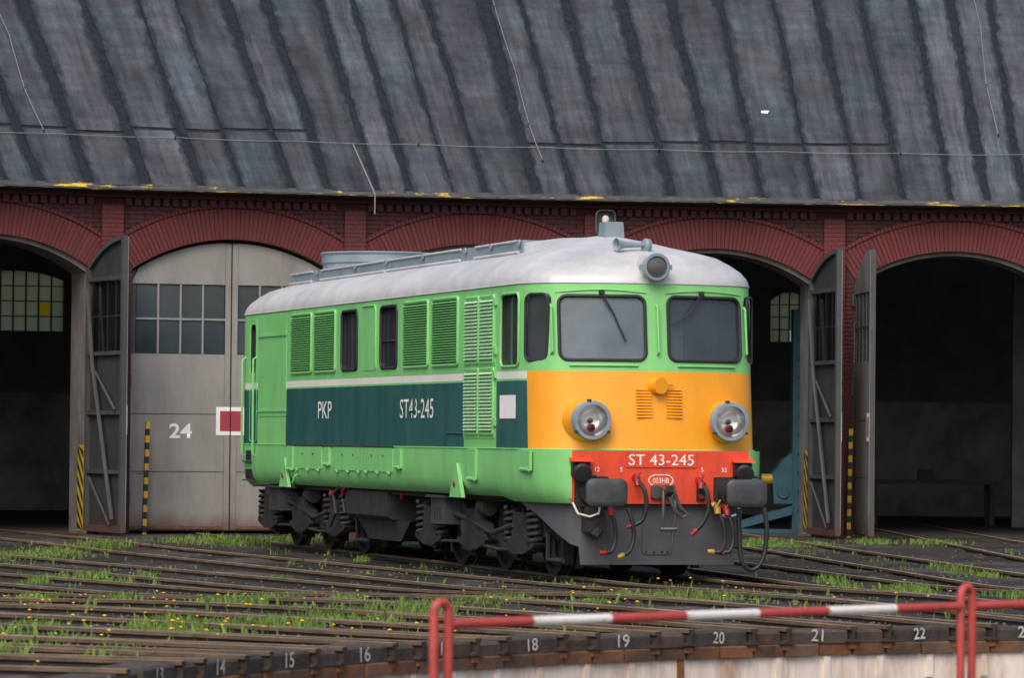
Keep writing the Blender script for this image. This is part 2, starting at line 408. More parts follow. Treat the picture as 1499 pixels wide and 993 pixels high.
def rrect(x0, x1, z0, z1, r, n=5, sub=0):
    p = []
    for cx, cz, a0 in ((x1 - r, z1 - r, 0), (x0 + r, z1 - r, 90), (x0 + r, z0 + r, 180), (x1 - r, z0 + r, 270)):
        for i in range(n + 1):
            a = R_(a0 + 90 * i / n); p.append((cx + r * math.cos(a), cz + r * math.sin(a)))
    if sub:
        o = []
        for i in range(len(p)):
            a, b = p[i], p[(i + 1) % len(p)]
            m = sub if math.dist(a, b) > .2 else 1
            o += [(a[0] + (b[0] - a[0]) * t / m, a[1] + (b[1] - a[1]) * t / m) for t in range(m)]
        p = o
    return p

def text_obj(name, body, mat_, parent, Mx, height, width=None, depth=.004, offset=0.0):
    """flat lettering; Mx maps text x,y,z to the parent's space; centred; scaled to height and width"""
    cu = bpy.data.curves.new(name, 'FONT'); cu.body = body; cu.size = 1; cu.extrude = 0; cu.offset = offset
    cu.resolution_u = 3
    t = bpy.data.objects.new(name, cu); COL.objects.link(t)
    bpy.context.view_layer.update()
    me = bpy.data.meshes.new_from_object(t.evaluated_get(bpy.context.evaluated_depsgraph_get()))
    bpy.data.objects.remove(t)
    xs = [v.co.x for v in me.vertices]; ys = [v.co.y for v in me.vertices]
    sy = height / (max(ys) - min(ys)); sx = width / (max(xs) - min(xs)) if width else sy
    cx, cy = (max(xs) + min(xs)) / 2, (max(ys) + min(ys)) / 2
    for v in me.vertices:
        v.co = Mx @ Vector(((v.co.x - cx) * sx, (v.co.y - cy) * sy, depth))
    me.materials.clear(); me.materials.append(M[mat_])
    o = bpy.data.objects.new(name, me); COL.objects.link(o); o.parent = parent
    return o

# ------------------------------------------------------------------ layout of the place
# turntable centre, track pitch and radii; tracks are numbered along the pit edge
CX, CY = 8.976, 25.095
A24, TH = 0.29106, 0.08948
RPIT, RWALL = 11.93, 48.22
def ang(k): return A24 + (24 - k) * TH
def polar(k, r, z=0.0):
    a = ang(k); return Vector((CX - r * math.sin(a), CY + r * math.cos(a), z))
def sstep(x): x = max(0, min(1, x)); return x * x * (3 - 2 * x)
def zrail(k, r):
    z = .09 * sstep((24.5 - r) / 7.5)
    z -= .045 * sstep((23.6 - k) / 1.2) * sstep((r - 19) / 5) * sstep((44 - r) / 6)
    return z

# ------------------------------------------------------------------ ground
def make_ground():
    rs = [RPIT + .02, 12.3] + [12.6 + .4 * i for i in range(90)] + [49, 52, 60, 75, 100, 150, 260, 420]
    ks = [24 - 12 + .2 * i for i in range(90)]            # fine sector, k 12..30
    lo, hi = ks[0], ks[-1]
    full = 2 * math.pi / TH
    ks += [hi + (full - (hi - lo)) * i / 40 for i in range(1, 40)]
    mb = MB(); n = len(ks)
    for r in rs:
        for k in ks:
            p = polar(k, r)
            z = zrail(k, r) - .06
            if r > 40: z = z + (-.03 - z) * sstep((r - 40) / 5)
            if 12.5 < r < 46: z += .028 * noise.noise(p * .9) + .018 * noise.noise(p * 3.1)
            if r < 12.4: z = -.02
            mb.v.append((p.x, p.y, z))
    for i in range(len(rs) - 1):
        for j in range(n):
            mb.f.append((i * n + j, i * n + (j + 1) % n, (i + 1) * n + (j + 1) % n, (i + 1) * n + j)); mb.m.append(0)
    build('ground', mb, 'ground', kind='structure', smooth=True, angle=80)
make_ground()

def keep(o, root, loc, rz=0):
    o.parent = root
    o.matrix_parent_inverse = (Matrix.Translation(loc) @ Matrix.Rotation(rz, 4, 'Z')).inverted()
    return o

# ------------------------------------------------------------------ tracks: two rails each
RAILPROF = [(-.036, 0), (.036, 0), (.036, -.03), (.012, -.045), (.012, -.11), (.065, -.125), (.065, -.14), (-.065, -.14), (-.065, -.125), (-.012, -.11), (-.012, -.045), (-.036, -.03)]
def make_track(k):
    a = ang(k); d = Vector((-math.sin(a), math.cos(a), 0)); q = Vector((math.cos(a), math.sin(a), 0))
    C0 = Vector((CX, CY, 0)); loc = polar(k, 30, 0)
    where = {23: 'rusty track between the locomotive track and the one starting at painted number 22',
             24: 'rusty track under the green locomotive, leading to the grey closed doors',
             25: 'rusty track running just behind the locomotive from the turntable edge',
             26: 'rusty track running into the open bay with the blue lifting jack',
             27: 'rusty track running into the wide dark bay beside the hinged grey leaf'}
    root = empty('railway_track', loc, 0, where.get(k, 'rusty track starting at number %d painted on the turntable edge' % k), 'railway track', 'tracks fanning out from the turntable')
    for sd in (-1, 1):
        mb = MB(); d0 = math.sqrt(RPIT ** 2 - .7175 ** 2) - .05
        r1 = 47.6 if k in (24, 25) else 64
        ts = [d0 + (r1 - d0) * i / 60 for i in range(61)]
        n = len(RAILPROF)
        for t in ts:
            b = C0 + d * t + q * (sd * .7175)
            z = zrail(k, t) + (k % 5) * .0022 + (.001 if sd > 0 else 0)
            for (u, w) in RAILPROF:
                mb.v.append(tuple(b + q * u + Vector((0, 0, z + w))))
        for i in range(len(ts) - 1):
            for j in range(n):
                mb.f.append((i * n + j, i * n + (j + 1) % n, (i + 1) * n + (j + 1) % n, (i + 1) * n + j))
                mb.m.append(0 if j == 0 else (2 if j in (1, 11) else 1))
        mb.f.append(tuple(range(n))); mb.m.append(1)
        keep(build('rail', mb, ['railtop', 'railside', 'railhead']), root, loc)
for k in range(13, 28): make_track(k)

# ------------------------------------------------------------------ turntable pit: kerb blocks, numbers, wall
def make_pit():
    loc = polar(20, RPIT, 0)
    root = empty('turntable_pit_wall', loc, 0, 'round turntable pit edge with oily numbered blocks above stained white wall', 'pit wall')
    mb = MB(); n = 220
    for r, z in ((RPIT + .03, -.152), (RPIT + .03, -1.35), (RPIT + .5, -1.35), (RPIT + .5, -.152)):
        mb.v += [(CX - r * math.sin(2 * math.pi * i / n), CY + r * math.cos(2 * math.pi * i / n), z) for i in range(n)]
    for c in range(4):
        for i in range(n):
            a, b = c * n, ((c + 1) % 4) * n
            mb.f.append((a + i, a + (i + 1) % n, b + (i + 1) % n, b + i)); mb.m.append(0)
    keep(build('wall_ring', mb, 'pitwall', smooth=True), root, loc)
    def arcblock(name, k0, k1, r0, r1, z0, z1, m, ch=.012, dz=0):
        mb = MB(); nn = 4
        prof = [(r0, z0), (r0, z1 - ch), (r0 + ch, z1), (r1, z1), (r1, z0)]
        for i in range(nn + 1):
            k = k0 + (k1 - k0) * i / nn
            for r, z in prof: mb.v.append(tuple(polar(k, r, z + dz)))
        np_ = len(prof)
        for i in range(nn):
            for j in range(np_):
                mb.f.append((i * np_ + j, i * np_ + (j + 1) % np_, (i + 1) * np_ + (j + 1) % np_, (i + 1) * np_ + j)); mb.m.append(0)
        mb.f.append(tuple(range(np_))); mb.m.append(0); mb.f.append(tuple(range(nn * np_, (nn + 1) * np_))[::-1]); mb.m.append(0)
        return keep(build(name, mb, m), root, loc)
    g = .045
    for k in range(11, 29):
        j = lambda: random.uniform(-.012, .012)
        blk = arcblock('kerb_block', k - .328 + g, k + .328 - g, RPIT + j(), RPIT + .34, -.05, .072 + j(), 'curb', .02)
        arcblock('kerb_block', k + .328 + g, k + .672 - g, RPIT + j(), RPIT + .34, -.05, .072 + j(), 'curb', .03)
        for c, w in ((k - .17, .32), (k + .17, .32), (k + .5, .30)):
            arcblock('footing_block', c - w / 2, c + w / 2, RPIT - .012 + j(), RPIT + .34, -.152, -.053, 'curbrust', .012)
        for c in (k - .328, k + .328):
            arcblock('rail_chair', c - g * .8, c + g * .8, RPIT - .025, RPIT + .30, -.10, -.045, 'rust', .01)
        p = polar(k - .02, RPIT - .019, .022); a = ang(k)
        X = Vector((math.cos(a), math.sin(a), 0)); Z = Vector((math.sin(a), -math.cos(a), 0)); Y = Vector((0, 0, 1))
        Mx = Matrix.Translation(p) @ Matrix((X, Y, Z)).transposed().to_4x4() @ Matrix.Rotation(random.uniform(-.07, .07), 4, 'Z')
        t = text_obj('painted_number', str(k), 'numpaint', None, Mx, random.uniform(.098, .115), random.uniform(.115, .145), .004, random.uniform(.004, .014))
        keep(t, root, loc)
        if k < 28:                                  # small pads and rust plates on the pit wall
            for c in (k + .1, k + .62):
                arcblock('tie_plate', c - .03, c + .03, RPIT + .008, RPIT + .06, -.36, -.156, 'pitwall' if random.random() < .85 else 'rust', .004)
    mbf = MB(); mbf.v.append((CX, CY, -1.34))
    for i in range(96): mbf.v.append((CX - (RPIT + .1) * math.sin(2 * math.pi * i / 96), CY + (RPIT + .1) * math.cos(2 * math.pi * i / 96), -1.34))
    for i in range(96): mbf.f.append((0, 1 + i, 1 + (i + 1) % 96)); mbf.m.append(0)
    build('pit_floor', mbf, 'ground', kind='structure')
    # kerb ring round the rest of the pit
    mb = MB(); n2 = 160; k0, k1 = 28.7, 10.6 + 2 * math.pi / TH
    prof = [(RPIT, -.15), (RPIT, .07), (RPIT + .34, .07), (RPIT + .34, -.15)]
    for i in range(n2 + 1):
        k = k0 + (k1 - k0) * i / n2
        for r, z in prof: mb.v.append(tuple(polar(k, r, z)))
    for i in range(n2):
        for j in range(4):
            mb.f.append((i * 4 + j, i * 4 + (j + 1) % 4, i * 4 + 4 + (j + 1) % 4, i * 4 + 4 + j)); mb.m.append(0)
    keep(build('kerb_ring', mb, 'curb'), root, loc)
make_pit()

# ------------------------------------------------------------------ turntable bridge with red and white handrail
def make_bridge():
    d = Vector((.714, .70, 0)).normalized(); nrm = Vector((-d.y, d.x, 0)); rz = math.atan2(d.y, d.x)
    loc = (CX, CY, -1.34)
    root = empty('turntable_bridge', loc, rz, 'turntable bridge carrying the red and white tube handrail', 'turntable')
    mb = MB()
    for y in (-.75, .75): mb.box(-11.6, 11.6, y - .15, y + .15, .25, 1.2)
    for x in (-11, 11): mb.box(x - .3, x + .3, -1.5, 1.5, 0, .25)
    build('girder', mb, 'under', root)
    for i in range(58):
        x = -11.6 + i * .4
        build('deck_plank', MB().box(x, x + .385, -1.85, 1.85, 1.2, 1.25 + random.uniform(0, .006)), 'deck', root)
    for y in (-.7175, .7175): build('rail', MB().box(-11.7, 11.7, y - .036, y + .036, 1.25, 1.42), 'railtop', root)
    posts = [-11.33 + 3.69 * i for i in range(7)]
    zt, zb, rt, hw = .97 + 1.34, .85 + 1.34, .0215, .044
    for y in (1.7, -1.7):
        for x in posts:
            pts = [(x - hw, y, 1.25), (x - hw, y, 1.7)] + [(x - hw, y, zt - hw - rt)]
            pts += [(x - hw * math.cos(R_(t)), y, zt - hw - rt + (hw) * math.sin(R_(t))) for t in range(20, 180, 20)]
            pts += [(x + hw, y, zt - hw - rt), (x + hw, y, 1.7), (x + hw, y, 1.25)]
            build('post', MB().tube(pts, rt, 10), 'railred', root, smooth=True, angle=60)
        for i in range(6):
            a, b = posts[i] + hw + .012, posts[i + 1] - hw - .012
            L = (b - a) / 7
            mb = MB()
            for s in range(7):
                p0, p1 = a + L * s, a + L * (s + 1)
                mb.tube([(p0, y, zb), (p1, y, zb)], .0235, 10, mi=s % 2, caps=(s in (0, 6)))
            build('handrail', mb, ['railred', 'railwht'], root, smooth=True, angle=60)
make_bridge()

# ------------------------------------------------------------------ roundhouse
BLOC = polar(25, RWALL, 0)
HOUSE = empty('roundhouse', BLOC, 0, 'red brick engine roundhouse with arched bays under a patched grey felt roof', 'building')
def part(o, parent=None):
    if parent is None: return keep(o, HOUSE, BLOC)
    o.parent = parent; o.matrix_parent_inverse = Matrix.Identity(4); return o
RP = RWALL * math.cos(TH / 2)
HB = RWALL * math.sin(TH / 2)         # half bay, 2.157
OW, ZC, RI, RO = 1.79, 1.90, 3.19, 3.73
def zi(x): return ZC + math.sqrt(max(0, RI * RI - x * x))
def ze(x): return ZC + math.sqrt(max(0, RO * RO - x * x))
def frame(k):
    a = ang(k)
    t = Vector((math.cos(a), math.sin(a), 0)); n = Vector((math.sin(a), -math.cos(a), 0))
    O = Vector((CX, CY, 0)) - n * RP
    Mx = Matrix((t, -n, Vector((0, 0, 1)))).transposed().to_4x4()    # local y points into the building
    return Matrix.Translation(O) @ Mx
PW = .19
vous = None
def make_bay(k, fine):
    global vous
    F = frame(k); T = lambda p: F @ Vector(p)
    # core wall (mortar plane), arch soffit and jambs
    mb = MB()
    xs = [-OW + 2 * OW * i / 36 for i in range(37)]
    for y in (.02, 1.0):
        for i in range(36):
            a, b = xs[i], xs[i + 1]
            mb.add([T((a, y, zi(a))), T((b, y, zi(b))), T((b, y, 6.1)), T((a, y, 6.1))], [(0, 1, 2, 3)])
        for a, b in ((-HB, -OW), (OW, HB)):
            mb.add([T((a, y, -.15)), T((b, y, -.15)), T((b, y, 6.1)), T((a, y, 6.1))], [(0, 1, 2, 3)])
    w = part(build('wall', mb, 'mortar', fix=False))
    mb = MB()
    pts = [(-OW, -.1)] + [(x, zi(x)) for x in xs] + [(OW, -.1)]
    for i in range(len(pts) - 1):
        (a, za), (b, zb_) = pts[i], pts[i + 1]
        mb.add([T((a, .03, za)), T((b, .03, zb_)), T((b, 1.0, zb_)), T((a, 1.0, za))], [(0, 1, 2, 3)])
    if k != 24:                                     # steel and concrete lining standing just proud inside the opening
        q = [(x * .975, (zi(x) - .07) if abs(x) < OW else zi(OW) - .07) for x in xs]
        q = [(-OW + .045, -.1)] + q + [(OW - .045, -.1)]
        for y in (.10,):
            for i in range(len(q) - 1):
                (a, za), (b, zb_) = pts[i], pts[i + 1]; (c, zc), (e, z_e) = q[i], q[i + 1]
                mb.add([T((a, y, za)), T((b, y, zb_)), T((e, y, z_e)), T((c, y, zc))], [(0, 1, 2, 3)])
                mb.add([T((c, y, zc)), T((e, y, z_e)), T((e, 1.02, z_e)), T((c, 1.02, zc))], [(0, 1, 2, 3)])
    part(build('door_reveal', mb, 'jamb', fix=False))
    # arch ring: one brick after another
    half = R_(33.6); nb = 53; dth = 2 * half / nb
    if vous is None:
        v = MB(); w0, w1 = (RI * dth - .004) / 2, (RO * dth - .004) / 2
        prof = [(-w0, RI), (w0, RI), (w1, RO), (-w1, RO)]
        c = .006
        v.add([(x, .03, z) for x, z in prof] + [(x, .004, z) for x, z in prof] +
              [(x + (c if x < 0 else -c), -.004, z + (c if z < 3.5 else -c)) for x, z in prof],
              [(0, 3, 2, 1), (8, 9, 10, 11)] + [(i + o, (i + 1) % 4 + o, (i + 1) % 4 + 4 + o, i + 4 + o) for o in (0, 4) for i in range(4)])
        vo = build('brick', v, 'brick'); vous = vo.data; bpy.data.objects.remove(vo)
    big = MB()
    for i in range(nb):
        th = -half + dth * (i + .5)
        Mx = F @ Matrix.Translation((0, random.uniform(-.004, .004), ZC)) @ Matrix.Rotation(th, 4, 'Y')
        if fine:
            o = bpy.data.objects.new('brick', vous); COL.objects.link(o)
            o.parent = HOUSE; o.matrix_parent_inverse = Matrix.Translation(BLOC).inverted(); o.matrix_basis = Mx
        else:
            big.add([Mx @ v.co for v in vous.vertices], [tuple(p.vertices) for p in vous.polygons])
    # hood course, spandrel courses, corbels, pier bricks: too many to count, joined
    bb = big
    hood = 62
    for i in range(hood):
        a0 = -half + 2 * half * i / hood + .0012; a1 = -half + 2 * half * (i + 1) / hood - .0012
        v = []
        for y in (.02, -.03 + random.uniform(-.004, .004)):
            for a_, r in ((a0, RO + .012), (a1, RO + .012), (a1, RO + .075), (a0, RO + .075)):
                v.append(T((r * math.sin(a_), y, ZC + r * math.cos(a_))))
        bb.add(v, [(0, 1, 2, 3), (7, 6, 5, 4)] + [(j, (j + 1) % 4, (j + 1) % 4 + 4, j + 4) for j in range(4)], 0)
    z = -.05; row = 0
    while z < 5.62:
        z1 = z + .066; zm = z + .03
        x = -HB + PW - (.131 if row % 2 else 0)
        hood_r = RO + .09
        lim = math.sqrt(max(0, hood_r ** 2 - (zm - ZC) ** 2)) if zm > ZC and zm - ZC < hood_r else 0
        if zm < 4.55: lim = OW
        while x < HB - PW:
            a, b = max(x, -HB + PW), min(x + .251, HB - PW)
            segs = []
            if zm - ZC >= hood_r: segs = [(a, b)]
            else:
                if a < -lim: segs.append((a, min(b, -lim)))
                if b > lim: segs.append((max(a, lim), b))
            for (a_, b_) in segs:
                if b_ - a_ > .02: bb.box(a_, b_, random.uniform(-.004, .004), .03, z, z1, 1, T)
            x += .262
        z += .077; row += 1
    x = -HB + PW + .04
    while x < HB - PW - .1:                          # dentils under the eaves
        bb.box(x, x + .105, -.075, .02, 5.64, 5.765, 1, T); x += .165
    bb.box(-HB, HB, -.09, .02, 5.775, 5.90, 1, T)
    bb.box(-HB, HB, -.13, .02, 5.91, 6.0, 1, T)
    part(build('brickwork', bb, ['brick', 'spandrel'], kind='stuff'))
    return w

def make_pilaster(kk):
    a = ang(kk); t = Vector((math.cos(a), math.sin(a), 0)); n = Vector((math.sin(a), -math.cos(a), 0))
    P = polar(kk, RWALL - .0); F = Matrix.Translation(P) @ Matrix((t, -n, Vector((0, 0, 1)))).transposed().to_4x4()
    T = lambda p: F @ Vector(p)
    mb = MB(); z = -.06; row = 0
    mb.box(-PW + .008, PW - .008, -.10, .2, -.06, 5.66, 1, T)
    while z < 5.62:
        cut = (-PW, -.062, .066, PW) if row % 2 else (-PW, .0, PW)
        for i in range(len(cut) - 1):
            mb.box(cut[i] + (.003 if i else 0), cut[i + 1] - .003, -.11 + random.uniform(-.003, .003), .15, z, z + .068, 0, T)
        z += .077; row += 1
    part(build('pilaster', mb, ['pilaster', 'mortar'], kind='stuff'))
for k in range(22, 29): make_bay(k, 23 <= k <= 27)
for kk in (22.5, 23.5, 24.5, 25.5, 26.5, 27.5): make_pilaster(kk)

# roof: planes per bay, felt strips laid on it
EAVE_R, EAVE_Z, SL = RP - .45, 5.93, .69
RIDGE = 58.0
def rpt(a, dr, lift=0.0):
    """point on the roof at bearing a (as ang), dr metres (plan) up from the eave"""
    k = round(24 - (a - A24) / TH); da = a - ang(k)
    r = (EAVE_R + dr) / math.cos(da)
    nz = Vector((math.sin(ang(k)) * SL, -math.cos(ang(k)) * SL, 1)).normalized()
    return Vector((CX - r * math.sin(a), CY + r * math.cos(a), EAVE_Z + dr * SL)) + nz * lift
def make_roof():
    mb = MB(); n = 0
    kk = [21.5 + .5 * i for i in range(15)]
    rows = [(0, 0), (RIDGE - EAVE_R, 0)]
    for k in kk:
        a = ang(k)
        # evaluate at bay boundaries from the left bay: planes meet there
        for lift in (0, -.07):
            for dr in (0, RIDGE - EAVE_R):
                p = rpt(a, dr) + Vector((0, 0, lift)); mb.pc[len(mb.v)] = (a * 48, dr, 0); mb.v.append(tuple(p))
        r = 71 / math.cos(a - ang(round(k + 1e-6)))
        for lift in (0, -.07):
            mb.pc[len(mb.v)] = (a * 48, 25, 0)
            mb.v.append((CX - r * math.sin(a), CY + r * math.cos(a), 6.3 + lift))
    for i in range(len(kk) - 1):
        a, b = i * 6, i * 6 + 6
        for q in ((a, b, b + 1, a + 1), (a + 2, a + 3, b + 3, b + 2), (a, a + 2, b + 2, b), (a + 1, b + 1, b + 4, a + 4), (a + 3, a + 5, b + 5, b + 3)):
            mb.f.append(q); mb.m.append(0)
    roof = part(build('roof', mb, 'tar', fix=False))
    # felt strips
    rnd = random.Random(3)
    a = ang(22.2); i = 0
    while a > ang(27.95):
        w = rnd.uniform(.46, .86) / 48; gap = rnd.uniform(.06, .17) / 48
        a0 = a; a1 = a - w
        seamed = not (24.35 < 24 - (a - A24) / TH < 25.15) and not (26.75 < 24 - (a - A24) / TH)
        br = 1.55 + rnd.uniform(-.12, .12)
        runs = [(.04, br), (br + .09, 10.2)] if seamed else [(.04, 10.2)]
        drift = rnd.uniform(-.05, .05) / 48
        ph = rnd.uniform(0, 50)
        for (d0, d1) in runs:
            ns = max(3, int((d1 - d0) / .30)); m2 = MB()
            for s in range(ns + 1):
                d = d0 + (d1 - d0) * s / ns
                wob = lambda o: (.030 * noise.noise(Vector((d * .35, ph + o, 0))) + .040 * noise.noise(Vector((d * 3.7, ph + o, 3)))) / 48
                wide = .06 / 48 * noise.noise(Vector((d * .3, ph, 9)))
                e0 = a0 + wob(0) + wide + drift * d / 5; e1 = a1 + wob(7) - wide + drift * d / 5
                for lift in (.004, .020):
                    for ee, uu in ((e0, 0), (e1, .6)):
                        m2.pc[len(m2.v)] = (uu, d, ph); m2.v.append(tuple(rpt(ee, d + (.02 * noise.noise(Vector((ee * 90, ph, d)))), lift)))
            for s in range(ns):
                o = s * 4; p = o + 4
                for q in ((o + 2, o + 3, p + 3, p + 2), (o, o + 2, p + 2, p), (o + 1, p + 1, p + 3, o + 3)): m2.f.append(q); m2.m.append(0)
            m2.f.append((0, 1, 3, 2)); m2.m.append(0); e = ns * 4; m2.f.append((e, e + 2, e + 3, e + 1)); m2.m.append(0)
            build('felt_strip', m2, 'felt', roof, smooth=True, angle=30)
        a -= w + gap; i += 1
    # eaves board with peeling paint
    for k in range(22, 29):
        mb = MB(); N_ = 40
        for s in range(N_ + 1):
            a = ang(k - .5 + s / N_) + (1e-5 if s == N_ else -1e-5 if s == 0 else 0)
            j = .010 * noise.noise(Vector((a * 300, 0, 0)))
            for dr, dz in ((-.03, .004 + j), (-.03, -.026 + j * 1.5), (.02, -.035), (.05, .026)):
                p = rpt(a, dr) + Vector((0, 0, dz)); mb.pc[len(mb.v)] = (a * 48, dz * 14, 0); mb.v.append(tuple(p))
        for s in range(N_):
            for q in range(4): mb.f.append((s * 4 + q, s * 4 + (q + 1) % 4, s * 4 + 4 + (q + 1) % 4, s * 4 + 4 + q)); mb.m.append(0)
        part(build('eaves_board', mb, 'fascia'))
    return roof
ROOF = make_roof()

# inside: rear wall with windows, end walls, floor, columns
def quad(T, x0, x1, y, z0, z1):
    m = MB(); m.add([T((x0, y, z0)), T((x1, y, z0)), T((x1, y, z1)), T((x0, y, z1))], [(0, 1, 2, 3)]); return m
def make_inside():
    RB = 69.6
    for k in range(22, 29):
        F = frame(k); yb = RB - RP; hb = RB * math.tan(TH / 2)
        T = lambda p: F @ Vector((p[0], p[1] + yb, p[2]))
        win = {24: (-1.3, 1.0, 3.98, 5.34), 27: (-1.45, -.55, 3.96, 5.12)}.get(k)
        mb = MB()
        if win:
            x0, x1, z0, z1 = win
            mb.box(-hb, x0, 0, .4, 2.6, 7, 0, T); mb.box(x1, hb, 0, .4, 2.6, 7, 0, T)
            mb.box(x0, x1, 0, .4, 2.6, z0, 0, T); mb.box(x0, x1, 0, .4, z1, 7, 0, T)
        else: mb.box(-hb, hb, 0, .4, 2.6, 7, 0, T)
        mb.box(-hb, hb, -.05, .4, -.1, 2.6, 1, T)
        part(build('rear_wall', mb, ['soot', 'dado'], fix=True))
        if win:
            nc, nr = (8, 4) if k == 24 else (4, 4)
            wf = MB(); dx, dz = (x1 - x0) / nc, (z1 - z0) / nr
            for c in range(nc + 1): wf.box(x0 + c * dx - .014, x0 + c * dx + .014, .10, .16, z0, z1, 0, T)
            for r in range(nr + 1): wf.box(x0, x1, .105, .155, z0 + r * dz - .014, z0 + r * dz + .014, 0, T)
            # filled corners make the segmental head
            h = .22; cxm = (x0 + x1) / 2; hw = (x1 - x0) / 2
            for sgn in (-1, 1):
                pts = [(cxm + sgn * hw, z1 + .01), (cxm + sgn * hw, z1 - h)] + [(cxm + sgn * hw * u, z1 - h * u * u) for u in (.85, .7, .55, .4, .2)] + [(cxm + sgn * hw * .2, z1 + .01)]
                wf.prism([T((x, .02, z)) for x, z in pts], (F.to_3x3() @ Vector((0, .07, 0))), 1)
            w = part(build('window', wf, ['under', 'soot']))
            for c in range(nc):
                for r in range(nr):
                    if k == 27 and (c, r) in ((2, 0), (3, 0)): continue
                    m = 'paney' if (k == 24 and (c, r) == (6, 1)) else 'pane'
                    p = build('pane', quad(T, x0 + c * dx + .016, x0 + (c + 1) * dx - .016, .13, z0 + r * dz + .016, z0 + (r + 1) * dz - .016), m, fix=False)
                    p.parent = w
    for kk in (21.5, 28.5):
        a = ang(kk); mb = MB(); P0, P1 = polar(kk, RWALL), polar(kk, RB + .4)
        t = Vector((math.cos(a), math.sin(a), 0)) * .4
        mb.prism([P0 + Vector((0, 0, -.1)), P1 + Vector((0, 0, -.1)), P1 + Vector((0, 0, 6.3)), polar(kk, RIDGE, 12.7), P0 + Vector((0, 0, 5.8))], t)
        part(build('end_wall', mb, 'spandrel'))
    mb = MB()
    for k in (21.5, 23, 24.5, 26, 27.5, 28.5):
        mb.v += [tuple(polar(k, RWALL - .02, -.024)), tuple(polar(k, RB + .2, -.024))]
    for i in range(5): mb.f.append((i * 2, i * 2 + 2, i * 2 + 3, i * 2 + 1)); mb.m.append(0)
    build('shed_floor', mb, 'ifloor', kind='structure')
    for kk in (22.5, 24.5, 25.5, 27.5):
        for r in (58,):
            p = polar(kk, r); part(build('column', MB().box(p.x - .13, p.x + .13, p.y - .13, p.y + .13, -.05, 6.6), 'soot'))
make_inside()

